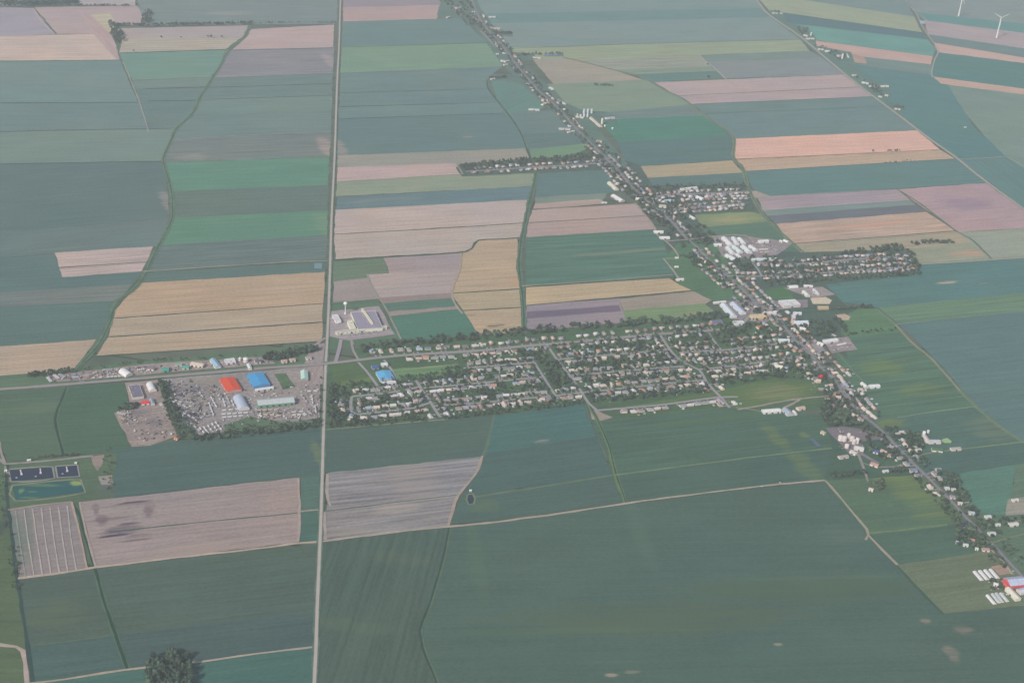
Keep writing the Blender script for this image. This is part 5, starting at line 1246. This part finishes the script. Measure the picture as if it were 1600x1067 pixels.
# ---------------------------------------------------------------- trees
def crown_geo(seed, n, rad, hgt, lumps, leaf):
    """leafy clumps scattered through an uneven volume"""
    r = random.Random(seed); V = []; F = []
    cs = [(Vector((0, 0, hgt*.62)), rad*.78)]
    for i in range(lumps):
        a = r.uniform(0, 6.28); d = rad*r.uniform(.3, .62)
        cs.append((Vector((d*math.cos(a), d*math.sin(a), hgt*r.uniform(.42, .86))), rad*r.uniform(.32, .55)))
    for i in range(n):
        c, R = r.choice(cs); z = r.uniform(-.75, 1); a = r.uniform(0, 6.28); q = math.sqrt(1-z*z)
        dr = Vector((q*math.cos(a), q*math.sin(a), z)); p = c + dr*R*r.uniform(.55, 1.05)
        u = dr.cross(Vector((r.uniform(-1, 1), r.uniform(-1, 1), r.uniform(-1, 1)))).normalized(); v = (dr + u*r.uniform(-.6, .6)).cross(u).normalized(); s = leaf*r.uniform(.6, 1.3)
        o = len(V); V += [tuple(p-u*s-v*s*.6), tuple(p+u*s-v*s*.8), tuple(p+u*s*.8+v*s), tuple(p-u*s*.7+v*s*.8)]; F.append((o, o+1, o+2, o+3))
    return V, F
def leaf_mat(name, c):
    m = bpy.data.materials.new(name); n, b = nodes(m); b.inputs['Roughness'].default_value = .8
    g = n.nodes.new('ShaderNodeNewGeometry'); oi = n.nodes.new('ShaderNodeObjectInfo')
    t = n.nodes.new('ShaderNodeTexNoise'); t.inputs['Scale'].default_value = .06; t.inputs['Detail'].default_value = 4; n.links.new(g.outputs['Position'], t.inputs[0])
    f = mathn(n, 'ADD', mathn(n, 'MULTIPLY', mathn(n, 'SUBTRACT', t.outputs[0], .5), 2.4), mathn(n, 'ADD', mathn(n, 'MULTIPLY', oi.outputs['Random'], .5), .75))
    v = n.nodes.new('ShaderNodeVectorMath'); v.operation = 'SCALE'; v.inputs[0].default_value = c; n.links.new(mathn(n, 'MAXIMUM', f, .3), v.inputs['Scale']); n.links.new(v.outputs[0], b.inputs['Base Color'])
    return m
LM = {'dark': leaf_mat('leaves_dark', (.072, .125, .085)), 'mid': leaf_mat('leaves_mid', (.100, .160, .095)), 'olive': leaf_mat('leaves_olive', (.15, .18, .10))}
bark = surf('bark', (.10, .075, .055), var=.2, scale=.5)
KINDS = [('dark', 5.2, 11), ('mid', 4.4, 9), ('dark', 3.8, 9.5), ('mid', 5.6, 10), ('olive', 4.2, 8.5)]
CG = [crown_geo(40+i, 330, r, h, 7, .85) for i, (k, r, h) in enumerate(KINDS)]
CL = [crown_geo(60+i, 95, r, h, 5, 1.35) for i, (k, r, h) in enumerate(KINDS)]
CMesh = [mesh('crown', g[0], g[1], [LM[KINDS[i][0]]]) for i, g in enumerate(CG)]
def trunk_mesh(h):
    m = MB(); m.tube([(0,0,0),(.1,0,h*.25),(0,.1,h*.6)], [.38,.28,.12], 7)
    for a in (0.4, 2.5, 4.4): m.tube([(0.05,0,h*.28),(1.3*math.cos(a),1.3*math.sin(a),h*.55)], [.16,.06], 5)
    return m.mesh('trunk', [bark])
TM = [trunk_mesh(h) for k, r, h in KINDS]
trees = []   # (pos, kind, scale, rz, group, label, category)
def inside(p, P):
    c = False; j = len(P)-1
    for i in range(len(P)):
        if (P[i][1] > p[1]) != (P[j][1] > p[1]) and p[0] < (P[j][0]-P[i][0])*(p[1]-P[i][1])/(P[j][1]-P[i][1])+P[i][0]: c = not c
        j = i
    return c
def plant(q, s, grp, lab, kinds=(0,1,2,3)):
    trees.append((q, rng.choice(kinds), s*rng.uniform(.75, 1.25), rng.uniform(0, 6.28), grp, lab))
def belt(P, width, n, grp, lab, s=1.0, kinds=(0,1,2,3)):
    S_ = seg_pts(P, 3); 
    for i in range(n):
        q, d = rng.choice(S_); nv = Vector((-d.y, d.x, 0)); c = q+nv*rng.uniform(-width/2, width/2)
        if road_near(c.x, c.y, 8) or occ_near(c.x, c.y, 9): continue
        plant(c, s, grp, lab, kinds)
def wood(P, n, grp, lab, s=1.0, kinds=(0,1,2,3), avoid=True, clear=7.5):
    x0, x1 = min(p[0] for p in P), max(p[0] for p in P); y0, y1 = min(p[1] for p in P), max(p[1] for p in P)
    for i in range(n*4):
        if n <= 0: break
        p = (rng.uniform(x0, x1), rng.uniform(y0, y1))
        if not inside(p, P): continue
        n -= 1; c = G(p)
        if avoid and (road_near(c.x, c.y, 8) or occ_near(c.x, c.y, clear)): continue
        plant(c, s, grp, lab, kinds)
wood([(228,1040),(240,1026),(262,1020),(284,1020),(296,1032),(302,1050),(300,1080),(224,1080)], 75, 'grove at the lower edge', 'tall dark tree of the lone grove in the near field', 1.4, (0, 2), avoid=False)
belt([(250,596),(262,622),(270,645),(278,665),(290,682)], 26, 110, 'tree belt along the storage yard', 'bushy tree in the belt between the gravel yards', .85)
belt([(285,686),(330,684),(370,679),(420,674),(470,667),(500,663)], 24, 150, 'tree belt along the storage yard', 'bushy tree in the belt between the gravel yards', .85)
wood([(355,665),(395,652),(440,660),(490,655),(500,666),(360,680)], 50, 'scrub below the long pale hall', 'low bush in the scrub below the long pale hall', .55, (1, 4))
belt([(505,590),(506,630),(505,662)], 20, 60, 'hedge between the straight road and the loop street', 'small tree in the hedge beside the straight road', .7)
belt([(515,600),(512,640),(514,668)], 30, 60, 'hedge between the straight road and the loop street', 'small tree in the hedge beside the straight road', .8)
belt([(42,588),(70,585),(110,579)], 18, 60, 'roadside trees left of the arched building', 'tree in the dense row behind the left roadside lot', .75)
belt([(410,560),(440,556),(470,550),(495,545)], 34, 90, 'trees left of the crossroads', 'round tree in the grove left of the crossroads')
belt([(112,580),(200,568),(300,560),(400,556)], 14, 40, 'hedge behind the roadside businesses', 'small bush in the hedge behind the roadside businesses', .5)
belt([(560,548),(640,537),(760,526),(830,518),(900,513),(1000,505),(1135,494)], 34, 290, 'tree belt above the main street', 'leafy tree in the long belt above the main street', 1.05)
belt([(590,594),(640,589),(715,585),(800,577)], 10, 60, 'hedge below the playing field', 'tree in the straight hedge below the playing field', .7)
belt([(508,668),(600,662),(700,653),(800,643),(912,630)], 12, 140, 'hedge along the lower village edge', 'small tree in the hedge along the lower village edge', .55)
wood([(845,560),(875,563),(910,610),(872,614)], 110, 'park wood between the cross streets', 'dark tree in the park wood between the two cross streets', .95)
wood([(800,560),(852,545),(858,562),(840,575)], 40, 'park wood between the cross streets', 'dark tree in the park wood between the two cross streets', .9)
G_T = 'garden trees of the village'; L_T = 'green garden tree among the village houses'
wood([(510,600),(660,590),(700,575),(845,560),(912,630),(700,652),(505,668)], 1400, G_T, L_T, .72)
wood([(850,536),(1040,522),(1100,600),(1120,612),(915,632),(870,560)], 1400, G_T, L_T, .78)
wood([(720,556),(850,543),(845,562),(720,574)], 130, G_T, L_T, .72)
wood([(1040,520),(1145,505),(1200,510),(1250,545),(1290,590),(1210,592),(1110,605)], 700, 'orchard quarter trees', 'broad tree in the leafy quarter beside the village road', 1.0)
wood([(1150,470),(1225,500),(1260,545),(1240,550),(1180,515)], 60, 'village road trees', 'tree beside the village road', .9)
wood([(1240,510),(1290,500),(1310,515),(1290,530),(1255,530)], 70, 'church park trees', 'tree in the park beside the church', .95)
belt([(1296,484),(1330,482),(1365,480)], 12, 40, 'hedge above the ball field', 'tree in the dark hedge above the ball field', .8)
belt([(1303,496),(1315,508),(1322,520)], 14, 30, 'hedge beside the ball field', 'tree in the slanting hedge beside the ball field', .8)
belt([(1322,524),(1350,519),(1400,515)], 10, 24, 'hedge below the ball field', 'small bush in the hedge below the ball field', .6)
wood([(1270,560),(1320,610),(1345,640),(1300,635),(1285,600)], 90, 'village road trees', 'tree beside the village road', .85)
wood([(1283,630),(1335,628),(1345,665),(1300,668),(1282,655)], 170, 'dark wood below the village', 'dark tree in the dense wood below the village', 1.05, (0, 0, 2, 3))
wood([(1340,665),(1420,668),(1430,720),(1380,718),(1355,705)], 120, 'trees of the lower farms', 'tree between the lower farmhouses', .9, (0,1,2,3,4))
wood([(1420,675),(1440,680),(1445,705),(1415,705)], 60, 'trees of the lower farms', 'tree between the lower farmhouses', .9)
belt([(1299,745),(1330,741),(1350,738)], 14, 50, 'hedge above the lower pasture', 'small tree in the hedge above the lower pasture', .7)
belt([(1390,738),(1405,736),(1418,735)], 16, 26, 'hedge above the lower pasture', 'small tree in the hedge above the lower pasture', .8)
wood([(1362,755),(1378,750),(1384,765),(1370,768)], 16, 'trees round the pasture cottage', 'tree beside the lone pasture cottage', .8, (1, 4))
wood([(1465,738),(1495,745),(1515,785),(1530,805),(1500,790),(1480,765)], 110, 'grove along the lower road', 'dark tree in the grove along the lower road', .95)
wood([(1495,822),(1520,818),(1545,850),(1530,860),(1492,852)], 90, 'grove along the lower road', 'dark tree in the grove along the lower road', .95)
wood([(1535,808),(1600,806),(1600,822),(1550,826)], 26, 'bushes round the hangar', 'bush in the grass round the hangar', .7)
wood([(1545,905),(1565,905),(1565,920),(1548,922)], 16, 'bushes between the greenhouses', 'bush between the greenhouse rows', .7)
wood([(1232,412),(1300,396),(1330,394),(1410,386),(1432,410),(1428,432),(1290,440),(1200,448),(1180,430)], 620, 'east lane trees', 'garden tree in the eastern quarter', .85)
belt([(1225,416),(1270,406),(1330,396),(1400,387),(1418,396),(1430,412),(1430,430)], 26, 170, 'belt round the eastern quarter', 'tree in the belt round the eastern quarter', 1.0)
wood([(1140,405),(1200,400),(1240,414),(1190,432),(1160,428)], 110, 'trees below the industrial cluster', 'tree in the clump below the industrial cluster', .95)
wood([(1200,432),(1270,432),(1260,446),(1210,446)], 50, 'trees above the sports hall', 'tree above the sports hall', .9)
wood([(1062,352),(1100,352),(1125,380),(1100,385)], 50, 'trees at the northern junction', 'tree at the northern junction', .95)
wood([(1095,400),(1135,432),(1190,480),(1150,462),(1060,400)], 150, 'trees left of the village road', 'tree in the plots left of the village road', .8)
wood([(1000,290),(1060,298),(1050,345),(1010,330)], 150, 'trees of the hamlet', 'tree in the northern hamlet', .95)
wood([(1040,290),(1168,286),(1172,300),(1060,304)], 110, 'trees of the hamlet', 'tree in the northern hamlet', .75)
wood([(1040,322),(1072,318),(1085,338),(1060,345)], 60, 'trees of the hamlet', 'tree in the northern hamlet', .95)
belt([(955,262),(985,295),(1005,318),(1025,345)], 46, 110, 'trees left of the village road', 'tree in the plots left of the village road', .8)
belt([(720,264),(780,256),(850,252),(940,244)], 50, 260, 'trees of the outlying street', 'tree along the outlying hamlet street', .95)
belt(VR[3:20], 60, 240, 'trees along the far village road', 'tree along the far village road', .9, (0,1,2,4))
wood([(690,0),(735,0),(765,45),(735,45),(715,28)], 110, 'far clump beside the road', 'tree in the far clump beside the road', 1.1, (0, 2, 4))
belt([(772,53),(800,53)], 14, 30, 'far hedge right of the road', 'tree in the far dark hedge right of the road', 1.0, (0, 2))
belt([(800,88),(830,86),(880,85)], 16, 50, 'far hedge right of the road', 'tree in the far dark hedge right of the road', .9, (0, 2))
belt([(765,123),(795,121)], 12, 30, 'far hedge left of the road', 'tree in the far dark hedge left of the road', .8, (0, 2))
belt([(170,39),(215,40),(300,39),(395,37)], 16, 170, 'far hedgerow of the left fields', 'tree in the far hedgerow of the left fields', .95, (0, 2))
belt([(395,37),(460,36),(525,36)], 8, 50, 'far hedgerow of the left fields', 'tree in the far hedgerow of the left fields', .6, (0, 2))
wood([(168,34),(182,36),(198,62),(183,72),(172,50)], 70, 'far wood at the hedgerow end', 'dark tree in the far wood at the hedgerow end', 1.1, (0, 2))
wood([(222,14),(238,20),(236,38),(222,38)], 40, 'far wood at the hedgerow end', 'dark tree in the far wood at the hedgerow end', 1.1, (0, 2))
belt([(0,6),(60,6),(122,3)], 30, 140, 'far wood at the upper left edge', 'dark tree of the far wood at the upper left edge', 1.1, (0, 2))
belt([(0,10),(110,9),(215,10)], 8, 80, 'far wood at the upper left edge', 'dark tree of the far wood at the upper left edge', .8, (0, 2))
for x, y in ((252,60),(283,60),(325,58),(330,59),(347,59),(209,81),(1107,122),(1364,237),(1106,102)): plant(G((x, y)), .95, 'lone trees on the far plot lines', 'lone small tree on a far plot line', (0, 2))
belt([(928,133),(958,134)], 14, 26, 'dark shrubs in the far meadow', 'dark shrub in the far meadow', .7, (2, 4))
belt([(1385,236),(1405,235)], 12, 16, 'bushes on the peach field edge', 'bush on the edge of the peach field', .5, (2, 4))
belt([(1380,255),(1430,251)], 6, 14, 'bushes on the peach field edge', 'bush on the edge of the peach field', .5, (2,))
belt([(1425,382),(1455,379),(1490,379)], 16, 60, 'dark hedge in the eastern hay field', 'tree in the dark hedge of the eastern hay field', .8, (0, 2))
wood([(1245,44),(1262,44),(1262,56),(1250,56)], 24, 'trees of the diagonal road farms', 'tree beside a farm on the diagonal road', 1.0)
belt([(1210,19),(1222,22)], 16, 14, 'trees of the diagonal road farms', 'tree beside a farm on the diagonal road', .9)
wood([(1272,72),(1290,74),(1322,88),(1312,96)], 34, 'trees of the diagonal road farms', 'tree beside a farm on the diagonal road', .9)
wood([(1325,112),(1380,142),(1378,152),(1350,136)], 30, 'trees of the diagonal road farms', 'tree beside a farm on the diagonal road', .9)
wood([(1393,164),(1412,168),(1408,174),(1398,172)], 10, 'trees of the diagonal road farms', 'tree beside a farm on the diagonal road', .9)
wood([(168,690),(180,712),(178,775),(165,770),(158,735)], 24, 'scrub beside the lagoons', 'low bush in the scrub beside the lagoons', .5, (1, 4))
belt([(40,716),(100,712),(138,708)], 6, 30, 'scrub beside the lagoons', 'low bush in the scrub beside the lagoons', .45, (1, 4))
wood([(190,630),(215,635),(205,645),(185,642)], 16, 'bushes by the round tank', 'bush left of the round tank', .8)
belt([(8,740),(6,790),(20,860),(30,930)], 20, 60, 'scrub on the left edge ditch', 'low bush beside the left edge ditch', .5, (1, 2))
belt(VR[13:37], 95, 620, 'village road trees', 'tree beside the village road', .85)
belt(VR[3:13], 60, 200, 'trees along the far village road', 'tree along the far village road', .9, (0,1,2,4))
belt(VR[37:44], 80, 300, 'grove along the lower road', 'dark tree in the grove along the lower road', .8)
trees.sort(key=lambda t: px_of(t[0])[2]/(KINDS[t[1]][1]*t[2]))
print('trees', len(trees))
TENS = ['', '', 'twenty', 'thirty', 'forty', 'fifty', 'sixty', 'seventy', 'eighty', 'ninety']
def nth(k):
    k += 1
    if k <= 30: return ORD[k-1]
    u = k % 10
    return TENS[k//10]+'-'+ORD[u-1] if u else TENS[k//10][:-1]+'ieth'
byg = {}
for i, t_ in enumerate(trees[:296]): byg.setdefault(t_[4], []).append(i)
TL = {}
for g_, ids in byg.items():
    ids.sort(key=lambda i: px_of(trees[i][0])[0])
    for k, i in enumerate(ids):
        q = trees[i]; wdt = KINDS[q[1]][1]*q[2]; size = 'big' if wdt > 6 else ('small' if wdt < 3.4 else 'middling')
        lab = q[5]
        for a_ in ('tall dark ', 'dark ', 'small ', 'bushy ', 'leafy ', 'round ', 'broad ', 'green '):
            if lab.startswith(a_): lab = lab[len(a_):]; break
        TL[i] = '%s %s, %s from the left' % (size, lab, nth(k))
for i_, (q, k, s, rz, grp, lab) in enumerate(trees[:296]):
    t = thing('tree', TL[i_], 'tree', (q.x, q.y, GZ-.3), rz, grp); t.scale = (s, s, s)
    obj('crown', CMesh[k], t); obj('trunk', TM[k], t)
lk = ['dark', 'mid', 'olive']
join('village_greenery', [(CL[k][0], CL[k][1], [lk.index(KINDS[k][0])]*len(CL[k][1]), (q.x, q.y, GZ-.3), rz, s) for q, k, s, rz, g_, l_ in trees[296:]],
     [LM[x] for x in lk], 'stuff', 'mass of trees and bushes along gardens, streets, hedges and ditches')
# ---------------------------------------------------------------- the hazy summer air
def haze():
    s = 27000; m = bpy.data.materials.new('hazy_air'); m.use_nodes = True; n = m.node_tree; n.nodes.clear()
    o = n.nodes.new('ShaderNodeOutputMaterial'); v = n.nodes.new('ShaderNodeVolumePrincipled')
    v.inputs['Color'].default_value = (.90, .94, 1.0, 1); v.inputs['Density'].default_value = HAZE_D; v.inputs['Anisotropy'].default_value = 0.0
    n.links.new(v.outputs[0], o.inputs['Volume'])
    mb = MB(); mb.box(-s, s, -s, s, -1, CAM_H+20); ob = mb.obj('haze', m); ob['kind'] = 'stuff'; ob['label'] = 'pale summer haze over the whole plain'
haze()
